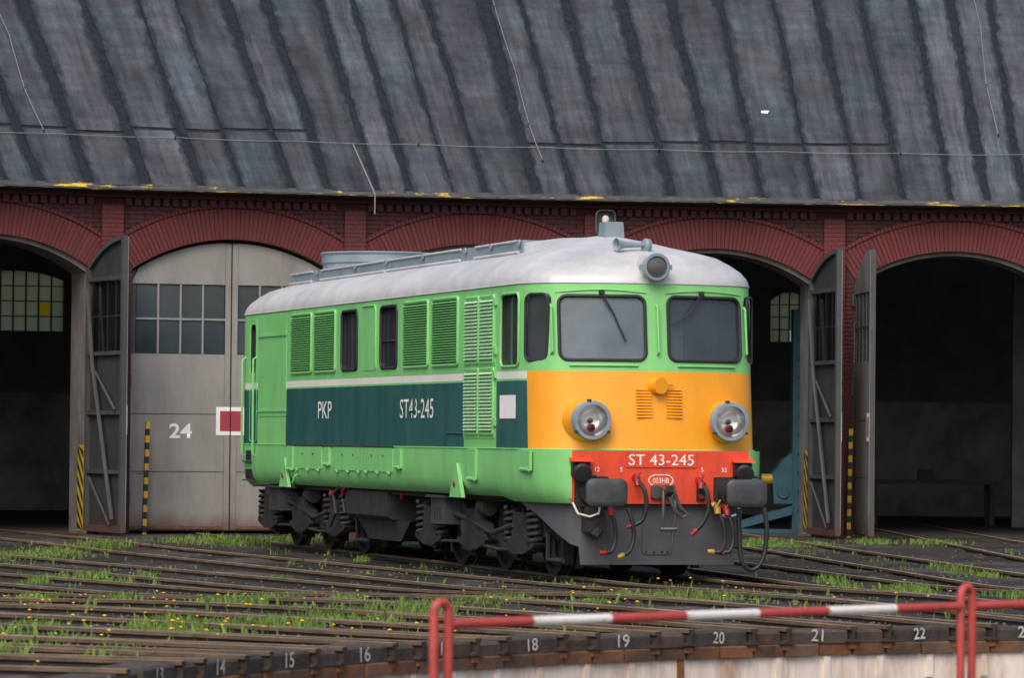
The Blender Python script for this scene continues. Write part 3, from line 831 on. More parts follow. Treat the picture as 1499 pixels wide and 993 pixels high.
# door leaves: sheet panels, frame, panes, brace
def make_leaf(k, side, phi, hy, po='doorout'):
    F = frame(k); W = 1.765
    t = (F.to_3x3() @ Vector((1, 0, 0))); n = -(F.to_3x3() @ Vector((0, 1, 0)))
    c, s = math.cos(R_(phi)), math.sin(R_(phi))
    D = t * (-side * c) + n * s; Nn = n * c + t * (side * s)
    H = F @ Vector((side * (OW - .015), hy, 0))
    T = lambda p: H + D * p[0] + Nn * p[1] + Vector((0, 0, p[2]))
    top = lambda u: zi(OW - .015 - u) - .055
    fr = MB()
    us = [W * i / 14 for i in range(15)]
    fr.prism([T((0, -.08, .03)), T((.085, -.08, .03)), T((.085, -.08, top(.085))), T((0, -.08, top(0)))], Nn * .075)
    fr.prism([T((W - .10, -.08, .03)), T((W, -.08, .03)), T((W, -.08, top(W))), T((W - .10, -.08, top(W - .1)))], Nn * .088)
    for z in (.03, 1.02, 2.02, 3.03, 4.30): fr.box(.086, W - .101, -.078, -.005, z, z + (.11 if z < .1 else .065), 0, T)
    for i in range(14):
        a, b = us[i], us[i + 1]
        if a < .085 or b > W - .1: continue
        fr.prism([T((a, -.077, top(a) - .07)), T((b, -.077, top(b) - .07)), T((b, -.077, top(b))), T((a, -.077, top(a)))], Nn * .07)
    mw = .016 if abs(phi) < 5 else .011
    g0, g1, zg0, zg1 = .085, W - .10, 3.095, 4.30
    for i in range(1, 4):
        u = g0 + (g1 - g0) * i / 4; fr.box(u - mw, u + mw, -.05 if mw > .012 else -.012, .012, zg0, zg1, 1, T)
    zm = (zg0 + zg1) / 2; fr.box(g0, g1, -.048 if mw > .012 else -.012, .010, zm - mw, zm + mw, 1, T)
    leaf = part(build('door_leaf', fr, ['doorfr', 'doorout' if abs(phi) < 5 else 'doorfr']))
    # outer sheets with a dark inner lining
    for z0, z1 in ((.05, 1.042), (1.056, 2.042), (2.056, 3.09)):
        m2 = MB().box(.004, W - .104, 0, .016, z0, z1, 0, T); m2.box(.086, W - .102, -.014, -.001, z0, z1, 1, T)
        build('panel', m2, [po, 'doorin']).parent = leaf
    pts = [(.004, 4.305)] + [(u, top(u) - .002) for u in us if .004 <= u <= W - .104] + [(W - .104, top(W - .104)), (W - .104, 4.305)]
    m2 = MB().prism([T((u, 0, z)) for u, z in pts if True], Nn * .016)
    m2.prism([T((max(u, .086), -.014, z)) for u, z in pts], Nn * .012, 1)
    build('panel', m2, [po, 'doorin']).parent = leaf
    edge = MB().box(W - .099, W - .002, .009, .02, .05, top(W) - .02, 0, T); build('cover_strip', edge, po).parent = leaf
    for i in range(4):
        for j in range(2):
            u0 = g0 + (g1 - g0) * i / 4 + .012; u1 = g0 + (g1 - g0) * (i + 1) / 4 - .012
            z0 = (zg0, zm)[j] + .01; z1 = (zm, zg1)[j] - .01
            build('pane', MB().box(u0, u1, -.02, -.015, z0, z1, 0, T), 'doorglass' if abs(phi) < 5 else 'leafglass').parent = leaf
    if abs(phi) > 5:
        b = MB().tube([T((.20, -.13, 4.2)), T((.45, -.12, 2.9)), T((1.45, -.11, .25))], .035, 6)
        b.tube([T((.55, -.10, 2.75)), T((1.5, -.10, 2.1))], .022, 6); b.tube([T((.3, -.10, .95)), T((1.3, -.10, .15))], .02, 6)
        build('brace', b, 'doorfr').parent = leaf
    rf = MB().box(.01, W - .11, .0175, .0195, .052, .11, 0, T); build('kick_strip', rf, 'doorrust').parent = leaf
    # half of the red square in its white border, at the meeting edge
    mk = MB().box(W - .245, W, .0215, .0245, 1.69, 2.18, 0, T); build('marking', mk, 'white').parent = leaf
    mk = MB().box(W - .175, W + .0005, .0255, .0285, 1.76, 2.11, 0, T); build('marking', mk, 'marked').parent = leaf
    hg = MB()
    for z in (.5, 2.5, 4.1): hg.tube([T((-.01, .03, z)), T((-.01, .03, z + .22))], .028, 8)
    build('hinge', hg, 'doorfr').parent = leaf
    return leaf, T, D, Nn
make_leaf(23, 1, 94.5, -.06)
lf, T24, D24, N24 = make_leaf(24, -1, 0, .14)
Mx = Matrix.Translation(T24((1.775 - .88, .021, 1.76))) @ Matrix((D24, Vector((0, 0, 1)), N24)).transposed().to_4x4()
text_obj('painted_number', '24', 'white', lf, Mx, .255, .40, .0, .022)
make_leaf(24, 1, 0, .14)
make_leaf(25, -1, 0, .14); make_leaf(25, 1, 0, .14)
make_leaf(26, 1, 95.5, -.06)
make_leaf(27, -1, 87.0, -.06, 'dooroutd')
make_leaf(23, -1, 92, -.06)

# hazard stripes on the jambs of the open bays
def jamb_stripes(k, z0, z1):
    F = frame(k); x = OW - .05
    T = lambda p: F @ Vector(p)
    mb = MB().box(x - .008, x - .002, .11, .46, z0, z1, 0, T)
    z = z0 - .3
    while z < z1:
        pts = [(.11, z), (.11, z + .12), (.46, z + .47), (.46, z + .35)]
        pts = [(y, min(max(q, z0), z1)) for y, q in pts]
        if pts[2][1] - pts[3][1] > .01 or pts[1][1] - pts[0][1] > .01:
            mb.prism([T((x - .0105, y, q)) for y, q in pts], F.to_3x3() @ Vector((.002, 0, 0)), 1)
        z += .26
    part(build('hazard_stripes', mb, ['pyel', 'pblk']))
jamb_stripes(23, .02, 1.5); jamb_stripes(26, .02, 1.5)

# ------------------------------------------------------------------ locomotive: local x = back from the headstock, y = towards its left-hand (seen) side, z = up from the rail
LA = 0.29106
LLOC = (1.794, 49.069, 0)
LOCO = empty('diesel_locomotive', LLOC, math.pi / 2 + LA, 'green six-axle diesel locomotive with orange front, silver roof and red headstock', 'locomotive')
LL, HWD = 16.02, 1.468
def scn(z): return .02 + .12 * (z - 1.55)
FRONT = [(0, 0, 1), (.14, .004, 1), (.4, .032, 1), (.65, .085, 1), (.9, .162, 1), (1.05, .22, 1), (1.16, .27, 1), (1.25, .34, 1), (1.33, .46, 1), (1.39, .60, .9), (1.43, .75, .7), (1.455, .95, .4), (1.468, 1.15, 0)]
def upper_half(z):
    s = scn(z)
    p = [(off + s * w, q) for q, off, w in FRONT]
    mid = [(x, HWD) for x in (1.995, 3.43, 8.0, 13.05, 14.90)]
    rear = [(LL - a, b) for a, b in ((.40, 1.468), (.30, 1.468), (.20, 1.466), (.12, 1.45), (.06, 1.42), (.03, 1.36), (.015, 1.25), (.01, 1.10), (.008, .9), (.006, .65), (.004, .4), (.002, .14), (0, 0))]
    return p + mid + rear
def loop(half):                       # y >= 0 half from nose to tail, then back along the other side
    return [(x, y) for x, y in half] + [(x, -y) for x, y in half[-2:0:-1]]
ZL = [1.562, 2.385, 2.41, 2.50, 3.56]
up = MB(); rings = [loop(upper_half(z)) for z in ZL]; NR = len(rings[0])
for z, rg in zip(ZL, rings): up.v += [(x, y, z) for x, y in rg]
nh = len(upper_half(2))
G, TE, ST, OR, CB = 0, 1, 2, 3, 4
for i in range(len(ZL) - 1):
    for j in range(NR):
        j2 = (j + 1) % NR
        xm = (rings[i][j][0] + rings[i][j2][0]) / 2
        jj = min(j, j2) if abs(j - j2) == 1 else 0
        fi = j if j < nh else NR - j - 1          # segment index along the half
        m = G
        front_seg = fi < 10                        # up to the corner edge of the orange
        rear_seg = fi >= nh - 14
        if front_seg and i < 3: m = OR
        elif rear_seg and i < 3: m = TE if i == 0 else (G if i == 1 else ST)
        elif i < 3 and not (1.995 < xm < 3.43) and not (13.05 < xm < 14.9):
            m = TE if i == 0 else (G if i == 1 else ST)
        up.f.append((i * NR + j, i * NR + j2, (i + 1) * NR + j2, (i + 1) * NR + j)); up.m.append(m)
up.f.append(tuple(range(NR))[::-1]); up.m.append(G)
up.f.append(tuple(range(4 * NR, 5 * NR))); up.m.append(G)
BODY = build('body', up, ['green', 'teal', 'stripe', 'orange', 'cabin', 'black'], LOCO)

def surf(q, z):                        # bowed cab front
    y = abs(q)
    for (a, oa, wa), (b, ob, wb) in zip(FRONT, FRONT[1:]):
        if a <= y <= b:
            t = (y - a) / (b - a); return (oa + (ob - oa) * t) + scn(z) * (wa + (wb - wa) * t)
    return 1.2
# cutters: cab room, window openings
cut = []
cav = [(.46, 0), (.66, .85), (.82, 1.12), (1.12, 1.36), (2.05, 1.36), (2.05, -1.36), (1.12, -1.36), (.82, -1.12), (.66, -.85)]
cut.append(MB().prism([(x, y, 1.8) for x, y in cav], (0, 0, 1.7)))
WS = {1: (.145, 1.155), -1: (.145, 1.155)}
for sg in (1, -1):
    pr = rrect(.145, 1.150, 2.632, 3.405, .10)
    cut.append(MB().prism([(-.3, sg * a, z) for a, z in pr], (1.15, 0, 0)))
QC, QD, QN = Vector((.705, 1.347, 0)), Vector((.335, .19, 0)).normalized(), Vector((-.19, .335, 0)).normalized()
for sg in (1, -1):
    fl = lambda v: Vector((v.x, sg * v.y, v.z))
    pr = rrect(-.185, .185, 2.62, 3.425, .09)
    cut.append(MB().prism([fl(QC + QD * a - QN * .40) + Vector((0, 0, z)) for a, z in pr], fl(QN) * .75))
    pr = rrect(1.05, 1.815, 2.56, 3.45, .10)
    cut.append(MB().prism([(a, sg * 1.2, z) for a, z in pr], (0, sg * .4, 0)))
for (a, b, z0, z1, d) in ((8.83, 9.71, 2.62, 3.45, .14), (6.71, 7.57, 2.62, 3.455, .14), (15.07, 15.39, 2.64, 3.40, .22)):
    pr = rrect(a, b, z0, z1, .09)
    cut.append(MB().prism([(x, HWD - d, z) for x, z in pr], (0, .6, 0)))
co = []
for c in cut:
    o = build('cutter', c, ['green', 'teal', 'stripe', 'orange', 'cabin', 'black'], LOCO)
    for p in o.data.polygons: p.material_index = CB if c is cut[0] else 5
    md = BODY.modifiers.new('b', 'BOOLEAN'); md.operation = 'DIFFERENCE'; md.solver = 'EXACT'; md.object = o
    co.append(o)
bpy.context.view_layer.update()
me = bpy.data.meshes.new_from_object(BODY.evaluated_get(bpy.context.evaluated_depsgraph_get()))
BODY.modifiers.clear(); BODY.data = me
for o in co: bpy.data.objects.remove(o)
me.shade_smooth(); me.set_sharp_from_angle(angle=R_(24))

def lp(name, mb, m, parent=None, smooth=True, angle=35, label=None, kind=None):
    o = build(name, mb, m, parent or LOCO, smooth=smooth, angle=angle); tag(o, label, kind=kind); return o

# lower body: valance and headstock
lowhalf = [(0, 0), (0, .6), (0, 1.115), (.05, 1.20), (.16, 1.29), (.32, 1.37), (.56, 1.435), (.9, 1.475), (1.6, 1.48), (2.1, 1.48)]
lowhalf += [(8, 1.48), (LL - 2.1, 1.48), (LL - .3, 1.48), (LL - .15, 1.465), (LL - .05, 1.40), (LL, 1.28), (LL, .6), (LL, 0)]
LZ = [(1.55, 0, 0), (1.30, .0, 0), (1.16, .012, 0), (1.08, .035, 0), (1.01, .08, 0), (.965, .14, 0)]
lo = MB(); lr = loop(lowhalf); n = len(lr); hn = len(lowhalf)
for z, ins, _ in LZ:
    for (x, y) in lr:
        k = 1 - ins / 1.48; zz = z
        front = x < 1.7 or x > LL - 1.7
        if z < 1.2 and front: zz = z - .05 * (1.16 - z) / .195
        flat = x < .01 or x > LL - .01
        lo.v.append((x, y * (1 if flat else k), zz))
for i in range(len(LZ) - 1):
    for j in range(n):
        j2 = (j + 1) % n
        red = all(lr[q][0] < .01 for q in (j, j2)) or all(lr[q][0] > LL - .01 for q in (j, j2))
        lo.f.append((i * n + j, i * n + j2, (i + 1) * n + j2, (i + 1) * n + j)); lo.m.append(1 if red else 0)
lo.f.append(tuple(range(n))); lo.m.append(0); lo.f.append(tuple(range((len(LZ) - 1) * n, len(LZ) * n))[::-1]); lo.m.append(2)
lp('valance', lo, ['green', 'red', 'under'], angle=30)
# the drip lip between body and valance
lip = MB()
lpts = [(x - .012 if x < 1 else (x + .012 if x > 14.7 else x), y * 1.008, 1.556) for x, y in upper_half(1.56)]
lip.tube([(x, y, z) for x, y, z in lpts], .011, 6); lip.tube([(x, -y, z) for x, y, z in lpts], .011, 6)
lp('drip_lip', lip, 'green')

# roof shell
RT = [(3.562, 1.470, -.012), (3.60, 1.468, -.004), (3.66, 1.452, .035), (3.74, 1.40, .11), (3.83, 1.30, .24), (3.92, 1.17, .40), (3.985, .98, .65), (4.05, .75, .95), (4.13, .50, 1.28), (4.195, .25, 1.65), (4.232, .04, 2.1)]
rf = MB(); base = loop(upper_half(3.56)); n = len(base)
for z, qi, ds in RT:
    for x, y in base:
        x2 = LL / 2 + (x - LL / 2) * (LL - 2 * ds - .4) / (LL - .4)
        rf.v.append((x2, y * qi / HWD, z))
for i in range(len(RT) - 1):
    for j in range(n): rf.f.append((i * n + j, i * n + (j + 1) % n, (i + 1) * n + (j + 1) % n, (i + 1) * n + j)); rf.m.append(0)
rf.f.append(tuple(range((len(RT) - 1) * n, len(RT) * n))); rf.m.append(0); rf.f.append(tuple(range(n))[::-1]); rf.m.append(0)
ROOFL = lp('roof', rf, 'silver', angle=60)
g = MB(); gp = [(x, y * 1.004, 3.562) for x, y in upper_half(3.56)]
g.tube(gp, .010, 6); g.tube([(x, -y, z) for x, y, z in gp], .010, 6); lp('gutter', g, 'silver')

# raised roof hatches with side rails, ramp, fan cowl, vent box
rh = MB()
rh.prism([(2.95, -.86, 3.97), (15.35, -.86, 3.97), (15.35, -.86, 4.10), (15.2, -.86, 4.185), (2.95, -.86, 4.185)], (0, 1.72, 0))
rh.add([(2.96, -.84, 3.95), (2.96, .84, 3.95), (2.96, .84, 4.15), (2.96, .35, 4.222), (2.96, -.35, 4.222), (2.96, -.84, 4.15), (1.95, -.42, 4.0), (1.95, .42, 4.0), (1.95, .42, 4.14), (1.95, .15, 4.19), (1.95, -.15, 4.19), (1.95, -.42, 4.14)], [(0, 1, 2, 3, 4, 5), (11, 10, 9, 8, 7, 6)] + [(q_, (q_ + 1) % 6, (q_ + 1) % 6 + 6, q_ + 6) for q_ in range(6)], 1)
lp('roof_hatch', rh, ['rfgrey', 'silver'], smooth=False)
for (a, b) in ((13.9, 15.3), (9.6, 13.35), (5.75, 9.5), (3.05, 5.05)):
    for sg in (1, -1):
        m2 = MB().tube([(a, sg * .885, 4.035), (b, sg * .885, 4.035)], .022, 6); m2.tube([(a, sg * .87, 4.18), (b, sg * .87, 4.18)], .016, 6)
        lp('hatch_rail', m2, 'silver' if sg > 0 else 'rfgrey')
for x in (13.6, 11.3, 9.55, 7.6, 5.5, 4.3, 3.05):
    lp('lifting_eye', MB().lathe([(-.012, .02), (-.012, .042), (.012, .042), (.012, .02), (-.012, .02)], (x, .885, 4.15), (0, 1, 0), 14, caps=False), 'rfgrey')
cw = MB().lathe([(4.1, .84), (4.27, .84), (4.29, .86), (4.40, .86), (4.435, .89), (4.45, .87), (4.43, .80), (4.2, .78)], (13.3, 0, 0), (0, 0, 1), 40, caps=False)
lp('fan_cowl', cw, 'rfgrey')
lp('fan_grille', MB().lathe([(4.30, .79), (4.31, .05)], (13.3, 0, 0), (0, 0, 1), 30), 'under')
vb = MB().prism([(1.9, -.15, 4.08), (1.9, .12, 4.08), (1.9, .095, 4.385), (1.9, -.125, 4.385)], (.28, 0, 0)); lp('roof_vent', vb, 'rfgrey', smooth=False)
# horn
hb = Vector((.92, .03, 4.055)); hd = Vector((-.25, .97, -.02)).normalized()
h = MB().lathe([(0, .03), (.10, .028), (.30, .040), (.38, .06), (.42, .085), (.425, .078), (.36, .045), (.30, .02)], hb + Vector((0, -.12, 0)), hd, 18, caps=False)
h.lathe([(-.05, .0), (-.05, .075), (.0, .085), (.03, .06), (.03, .0)], hb + Vector((0, -.12, 0)), hd, 18); h.box(.88, .98, -.13, -.07, 3.85, 4.03)
lp('horn', h, 'rfgrey')
# top headlamp
c0 = Vector((.16, .03, 3.755))
tl = lp('top_headlight', MB().lathe([(.7, .15), (.12, .152), (.0, .155)], c0, (1, 0, 0), 28, caps=False), 'silver')
lp('lamp_ring', MB().lathe([(.05, .158), (-.03, .172), (-.045, .160), (-.045, .132), (.0, .128)], c0, (1, 0, 0), 28, caps=False), 'rfgrey', tl)
lp('lens', MB().lathe([(-.02, .133), (-.035, .08), (-.04, .01)], c0, (1, 0, 0), 28), 'toplens', tl)
lp('reflector', MB().lathe([(.0, .132), (.07, .09), (.10, .01)], c0, (1, 0, 0), 28, caps=False), 'steel', tl)
for sg in (1, -1): lp('clip', MB().box(c0.x - .03, c0.x + .05, c0.y + sg * .182 - .015, c0.y + sg * .182 + .015, c0.z - .03, c0.z + .03), 'rfgrey', tl, smooth=False)

# windscreens
for sg, gm in ((1, 'glassL'), (-1, 'glassR')):
    pr = rrect(.145, 1.150, 2.632, 3.405, .10, 5, 10)
    wf = MB().tube([(surf(a, z) - .006, sg * a, z) for a, z in pr], .021, 8, closed=True)
    w = lp('windscreen', wf, 'black')
    gx = MB(); nq, nz = 10, 3
    for i in range(nq + 1):
        for j in range(nz + 1):
            a = .13 + (1.165 - .13) * i / nq; z = 2.615 + (3.42 - 2.615) * j / nz
            gx.v.append((surf(a, z) + .018, sg * a, z))
    for i in range(nq):
        for j in range(nz): gx.f.append((i * (nz + 1) + j, (i + 1) * (nz + 1) + j, (i + 1) * (nz + 1) + j + 1, i * (nz + 1) + j + 1)); gx.m.append(0)
    lp('pane', gx, gm, w)
    # rain strip above, ledge below
    b = MB(); b.tube([(surf(a, 3.46) - .012, sg * a, 3.445 + .035 * math.sin(math.pi * (a - .12) / 1.06)) for a in [.12 + 1.06 * i / 12 for i in range(13)]], .007, 6)
    lp('rain_strip', b, 'green')
    b = MB(); b.tube([(surf(a, 2.56) - .014, sg * a, 2.568) for a in [.25 + .8 * i / 8 for i in range(9)]], .013, 6)
    lp('grab_ledge', b, 'green')
    # wiper
    a0, a1 = ((.66, .39) if sg > 0 else (.60, .20))
    P = lambda a, z, o: Vector((surf(a, z) - o, sg * a, z))
    m2 = MB(); m2.tube([P(a0, 3.445, .03), P(a0 + (a1 - a0) * .5, 3.445 - .27, .05)], .010, 6)
    m2.tube([P(a0 + .035, 3.43, .03), P(a0 + (a1 - a0) * .5, 3.445 - .27, .05)], .006, 6)
    m2.tube([P(a0 + (a1 - a0) * .45, 3.445 - .24, .03), P(a1, (2.86 if sg > 0 else 3.06), .022)], .010, 6)
    m2.lathe([(-.05, .03), (.02, .035)], P(a0, 3.45, .0), (1, 0, 0), 10)
    lp('wiper', m2, 'black')
for sg in (1, -1):
    fl = lambda v: Vector((v.x, sg * v.y, v.z))
    pr = rrect(-.185, .185, 2.62, 3.425, .09)
    wf = MB().tube([fl(QC + QD * a + QN * .012) + Vector((0, 0, z)) for a, z in pr], .018, 8, closed=True)
    w = lp('quarter_window', wf, 'black'); gp = rrect(-.20, .20, 2.605, 3.44, .09)
    lp('pane', MB().prism([fl(QC + QD * a - QN * .03) + Vector((0, 0, z)) for a, z in gp], fl(QN) * .006), 'glassR', w, smooth=False)
    pr = rrect(1.05, 1.815, 2.56, 3.45, .10)
    w = lp('side_window', MB().tube([(x, sg * (HWD + .004), z) for x, z in pr], .018, 8, closed=True), 'green')
    m2 = MB().tube([(1.42, sg * 1.41, 2.56), (1.42, sg * 1.41, 3.45)], .018, 6); lp('mullion', m2, 'black', w)
    gp = rrect(1.04, 1.825, 2.55, 3.46, .10)
    lp('pane', MB().prism([(x, sg * 1.40, z) for x, z in gp], (0, sg * .006, 0)), 'glassR', w, smooth=False)
for (a, b, z0, z1) in ((8.83, 9.71, 2.62, 3.45), (6.71, 7.57, 2.62, 3.455)):
    pr = rrect(a, b, z0, z1, .09)
    w = lp('engine_room_window', MB().tube([(x, HWD + .003, z) for x, z in pr], .022, 8, closed=True), 'black')
    gp = rrect(a - .01, b + .01, z0 - .01, z1 + .01, .09)
    lp('pane', MB().prism([(x, HWD - .05, z) for x, z in gp], (0, .006, 0)), 'glassD', w, smooth=False)
    m2 = MB().box((a + b) / 2 - .015, (a + b) / 2 + .015, HWD - .044, HWD - .02, z0, z1) if a > 8 else MB().box(a, b, HWD - .044, HWD - .02, z0 + .36, z0 + .385)
    lp('mullion', m2, 'under2', w, smooth=False)
# cab furniture seen through the glass
lp('control_desk', MB().box(.75, 1.15, -1.0, 1.0, 1.82, 2.58), 'cabdark', smooth=False)
lp('cab_bulkhead_door', MB().box(1.98, 2.04, -.95, -.30, 1.82, 3.42), 'pale', smooth=False)
lp('cab_locker', MB().box(1.75, 2.04, -.28, .35, 1.82, 3.3), 'cabdark', smooth=False)
lp('driver_seat', MB().box(1.25, 1.65, .45, .95, 1.82, 2.9), 'cabdark', smooth=False)
lp('window_ornament', MB().tube([(.83, 1.27, 2.63), (.83, 1.27, 2.70), (.86, 1.29, 2.73)], .03, 8), 'redp')
lp('window_ornament', MB().tube([(.72, 1.19, 2.62), (.68, 1.17, 2.72)], .035, 8), 'yelp')

# grab rails
def rail(name, pts, r=.013, m='green'): return lp(name, MB().tube(pts, r, 8), m)
for q in (.0, 1.235, -1.235):
    a = q; z0, z1 = 2.70, 3.30
    off = .055
    rail('grab_rail', [(surf(a, z0) - .0, a, z0), (surf(a, z0) - off, a, z0 + .03), (surf(a, z1) - off, a, z1 - .03), (surf(a, z1), a, z1)], .015)
for x in (15.74, 15.0):
    rail('grab_rail', [(x, HWD - .03, 1.36), (x, HWD + .05, 1.40), (x, HWD + .055, 2.86), (x, HWD - .04, 2.92)], .017)
m2 = MB()
for z in (1.02, 1.31):
    m2.box(15.24, 15.60, 1.30, 1.487, z, z + .15)
lp('step_recess', m2, 'black', smooth=False)
for z in (1.01, 1.30): lp('footstep', MB().box(15.20, 15.66, 1.42, 1.53, z - .02, z), 'under2', smooth=False)
fr_ = MB().tube([(x, HWD - .012, z) for x, z in rrect(14.99, 15.43, 1.60, 3.47, .06)], .018, 6, closed=True)
lp('crew_door', fr_, 'green')

# louvre panels
def louvre(x0, x1, z0, z1, n, frame_m, slat_m, r=.05, tilt=.034, thin=.010):
    pr = rrect(x0, x1, z0, z1, r)
    L = lp('louvre_panel', MB().tube([(x, HWD + .006, z) for x, z in pr], .024, 8, closed=True), frame_m)
    lp('backing', MB().prism([(x, HWD + .002, z) for x, z in pr], (0, .004, 0)), 'louvback', L, smooth=False)
    sl = MB(); zz0, zz1 = z0 + .035, z1 - .035
    dz = (zz1 - zz0) / n
    for i in range(n):
        z = zz0 + dz * i
        sl.prism([(x0 + .022, HWD + .008, z + dz * .62), (x0 + .022, HWD + .008 + tilt, z + dz * .18), (x0 + .022, HWD + .008 + tilt + .004, z + dz * .27), (x0 + .022, HWD + .008, z + dz * .74)], (x1 - x0 - .044, 0, 0))
    lp('slats', sl, slat_m, L, smooth=False)
for a, b in ((11.47, 12.73), (10.06, 11.30), (5.14, 6.37), (3.72, 4.94)): louvre(a, b, 2.615, 3.475, 24, 'green', 'green', tilt=.026)
for z0, z1 in ((2.62, 3.445), (1.735, 2.545)):
    for a, b in ((2.77, 3.37), (2.10, 2.70)): louvre(a, b, z0, z1, 17, 'green', 'pale', .02, .04)
    lp('louvre_door', MB().prism([(x, HWD - .002, z) for x, z in rrect(2.05, 3.43, z0 - .055, z1 + .03, .03)], (0, .010, 0)), 'green', smooth=False)
    for z in (z0 + .1, z1 - .12): lp('hinge', MB().box(1.99, 2.06, HWD, HWD + .035, z, z + .09), 'green', smooth=False)
# small side doors drawn by their raised edges
def edge_panel(name, x0, x1, z0, z1, m='green', t=.007, y=HWD):
    return lp(name, MB().prism([(x, y - .002, z) for x, z in rrect(x0, x1, z0, z1, .03)], (0, t + .002, 0)), m, smooth=False)
edge_panel('side_door', 13.04, 14.84, 1.98, 3.51)
lp('door_strip', MB().box(13.02, 14.80, HWD + .004, HWD + .025, 3.19, 3.225), 'green', smooth=False)
lp('door_strip', MB().box(13.02, 14.86, HWD + .004, HWD + .022, 2.05, 2.08), 'green', smooth=False)
dd = edge_panel('service_door', 7.79, 8.58, 2.60, 3.50); lp('hinge_rod', MB().tube([(7.80, HWD + .012, 2.64), (7.80, HWD + .014, 3.42), (7.88, HWD + .014, 3.49), (8.5, HWD + .014, 3.49)], .012, 6), 'green', dd)
# valance hatches
for (a, b) in ((10.76, 12.44), (8.46, 10.05), (6.83, 8.43)):
    hpt = lp('valance_hatch', MB().prism([(x, 1.477, z) for x, z in rrect(a, b, 1.215, 1.545, .015)], (0, .013, 0)), 'green', smooth=False)
    for f_ in (.12, .5, .88): lp('hinge', MB().tube([(a + (b - a) * f_ - .05, 1.495, 1.20), (a + (b - a) * f_ + .05, 1.495, 1.20)], .020, 8), 'green', hpt)
    for f_ in (.3, .68): lp('bolt', MB().lathe([(0, .016), (.012, .014)], (a + (b - a) * f_, 1.489, 1.43), (0, 1, 0), 8), 'under', hpt)
for (a, b, z0, z1) in ((12.46, 12.80, 1.19, 1.54), (10.27, 10.56, 1.28, 1.53), (6.36, 6.64, 1.27, 1.52), (2.77, 3.13, 1.16, 1.555), (.52, .92, 1.30, 1.54)):
    y0 = 1.478 if a > 1 else 1.452
    s_ = lp('bracket_plate', MB().prism([(a, y0, z0), (b, y0, z0), (b, y0, z1), (a, y0, z1)], (0, .035, 0)), 'green', smooth=False)
    lp('foot_lug', MB().tube([(a + .02, y0 + .03, z0 + .01), (b - .02, y0 + .03, z0 + .01)], .026, 8), 'green', s_)
lp('hatch_rim', MB().tube([(12.9, 1.485, 1.555), (8.4, 1.485, 1.555)], .016, 6), 'under2'); lp('hatch_rim', MB().tube([(8.38, 1.485, 1.555), (6.8, 1.485, 1.555)], .016, 6), 'under2')
for x in (12.95, 3.62):                               # jacking lugs
    lp('jacking_lug', MB().prism([(x - .28, 1.47, .93), (x + .28, 1.47, .93), (x + .06, 1.47, 1.36), (x - .02, 1.47, 1.36)], (0, .05, 0)), 'green', smooth=False)
    lp('lug_mark', MB().lathe([(0, .045), (.012, .04)], (x + .05, 1.522, 1.10), (0, 1, 0), 10), 'redp')
rail('hose_hook', [(12.25, 1.47, 1.12), (12.1, 1.55, 1.10), (12.2, 1.56, 1.0), (12.35, 1.5, .93)], .018)
for x in (1.98, 4.98, 6.5, 8.70, 9.90, 11.38, 12.95):             # welded joints between the side sheets
    for z0, z1 in ((1.565, 1.73), (2.52, 2.60), (3.49, 3.555)) if x < 3 else ((1.565, 3.555),):
        lp('weld_seam', MB().box(x - .006, x + .006, HWD - .002, HWD + .0035, z0, z1), 'green' if z1 < 1.6 else 'teal' if False else 'green', smooth=False) if z0 > 2.4 else None
for (cx, cz, dx) in ((6.05, 2.03, -1), (3.72, 1.74, 1)):
    lp('handle', MB().tube([(cx, HWD + .014, cz), (cx - .22, HWD + .016, cz + .0), (cx - .30, HWD + .016, cz + .06), (cx - .30, HWD + .014, cz + .17)] if dx < 0 else [(cx - .2, HWD + .014, cz), (cx + .5, HWD + .014, cz + .01)], .010, 6), 'teal')
lp('data_plate', MB().box(1.17, 1.825, HWD + .002, HWD + .008, 1.925, 2.21), 'white', smooth=False)
# lettering: text x runs towards the front (-x), text y up, facing +y
SM = lambda x, z: Matrix.Translation((x, HWD + .004, z)) @ Matrix((Vector((-1, 0, 0)), Vector((0, 0, 1)), Vector((0, 1, 0)))).transposed().to_4x4()
text_obj('lettering', 'PKP', 'white', LOCO, SM(10.65, 2.065), .245, .80, .002)
text_obj('lettering', 'ST43-245', 'white', LOCO, SM(5.69, 2.065), .255, 1.66, .002)
FMx = lambda q, z, x=-.002: Matrix.Translation((x, -q, z)) @ Matrix((Vector((0, -1, 0)), Vector((0, 0, 1)), Vector((-1, 0, 0)))).transposed().to_4x4()
pl = lp('number_plate', MB().box(-.014, .0, -.44, .44, 1.352, 1.532), 'red', smooth=False)
text_obj('lettering', 'ST 43-245', 'white', pl, FMx(0, 1.442, -.015), .130, .82, .002, .0)
ov = [(.155 * math.cos(t) if abs(math.cos(t)) < 2 else 0, .066 * math.sin(t)) for t in [2 * math.pi * i / 28 for i in range(28)]]
ov = [(-.003, .095 * math.copysign(1, c) * .55 + c * .10, 1.195 + s * .066) for c, s in [(math.cos(2 * math.pi * i / 28 + .05), math.sin(2 * math.pi * i / 28 + .05)) for i in range(28)]]
oval = lp('oval_mark', MB().tube(ov, .0065, 5, closed=True), 'white')
text_obj('lettering', '033HB', 'white', oval, FMx(0, 1.195, -.004), .062, .20, .002)
for q, t in ((-.80, '12'), (-.50, '5'), (.52, '5'), (.80, '32')): text_obj('lettering', t, 'white', LOCO, FMx(q, 1.325, -.003), .052, None, .002)

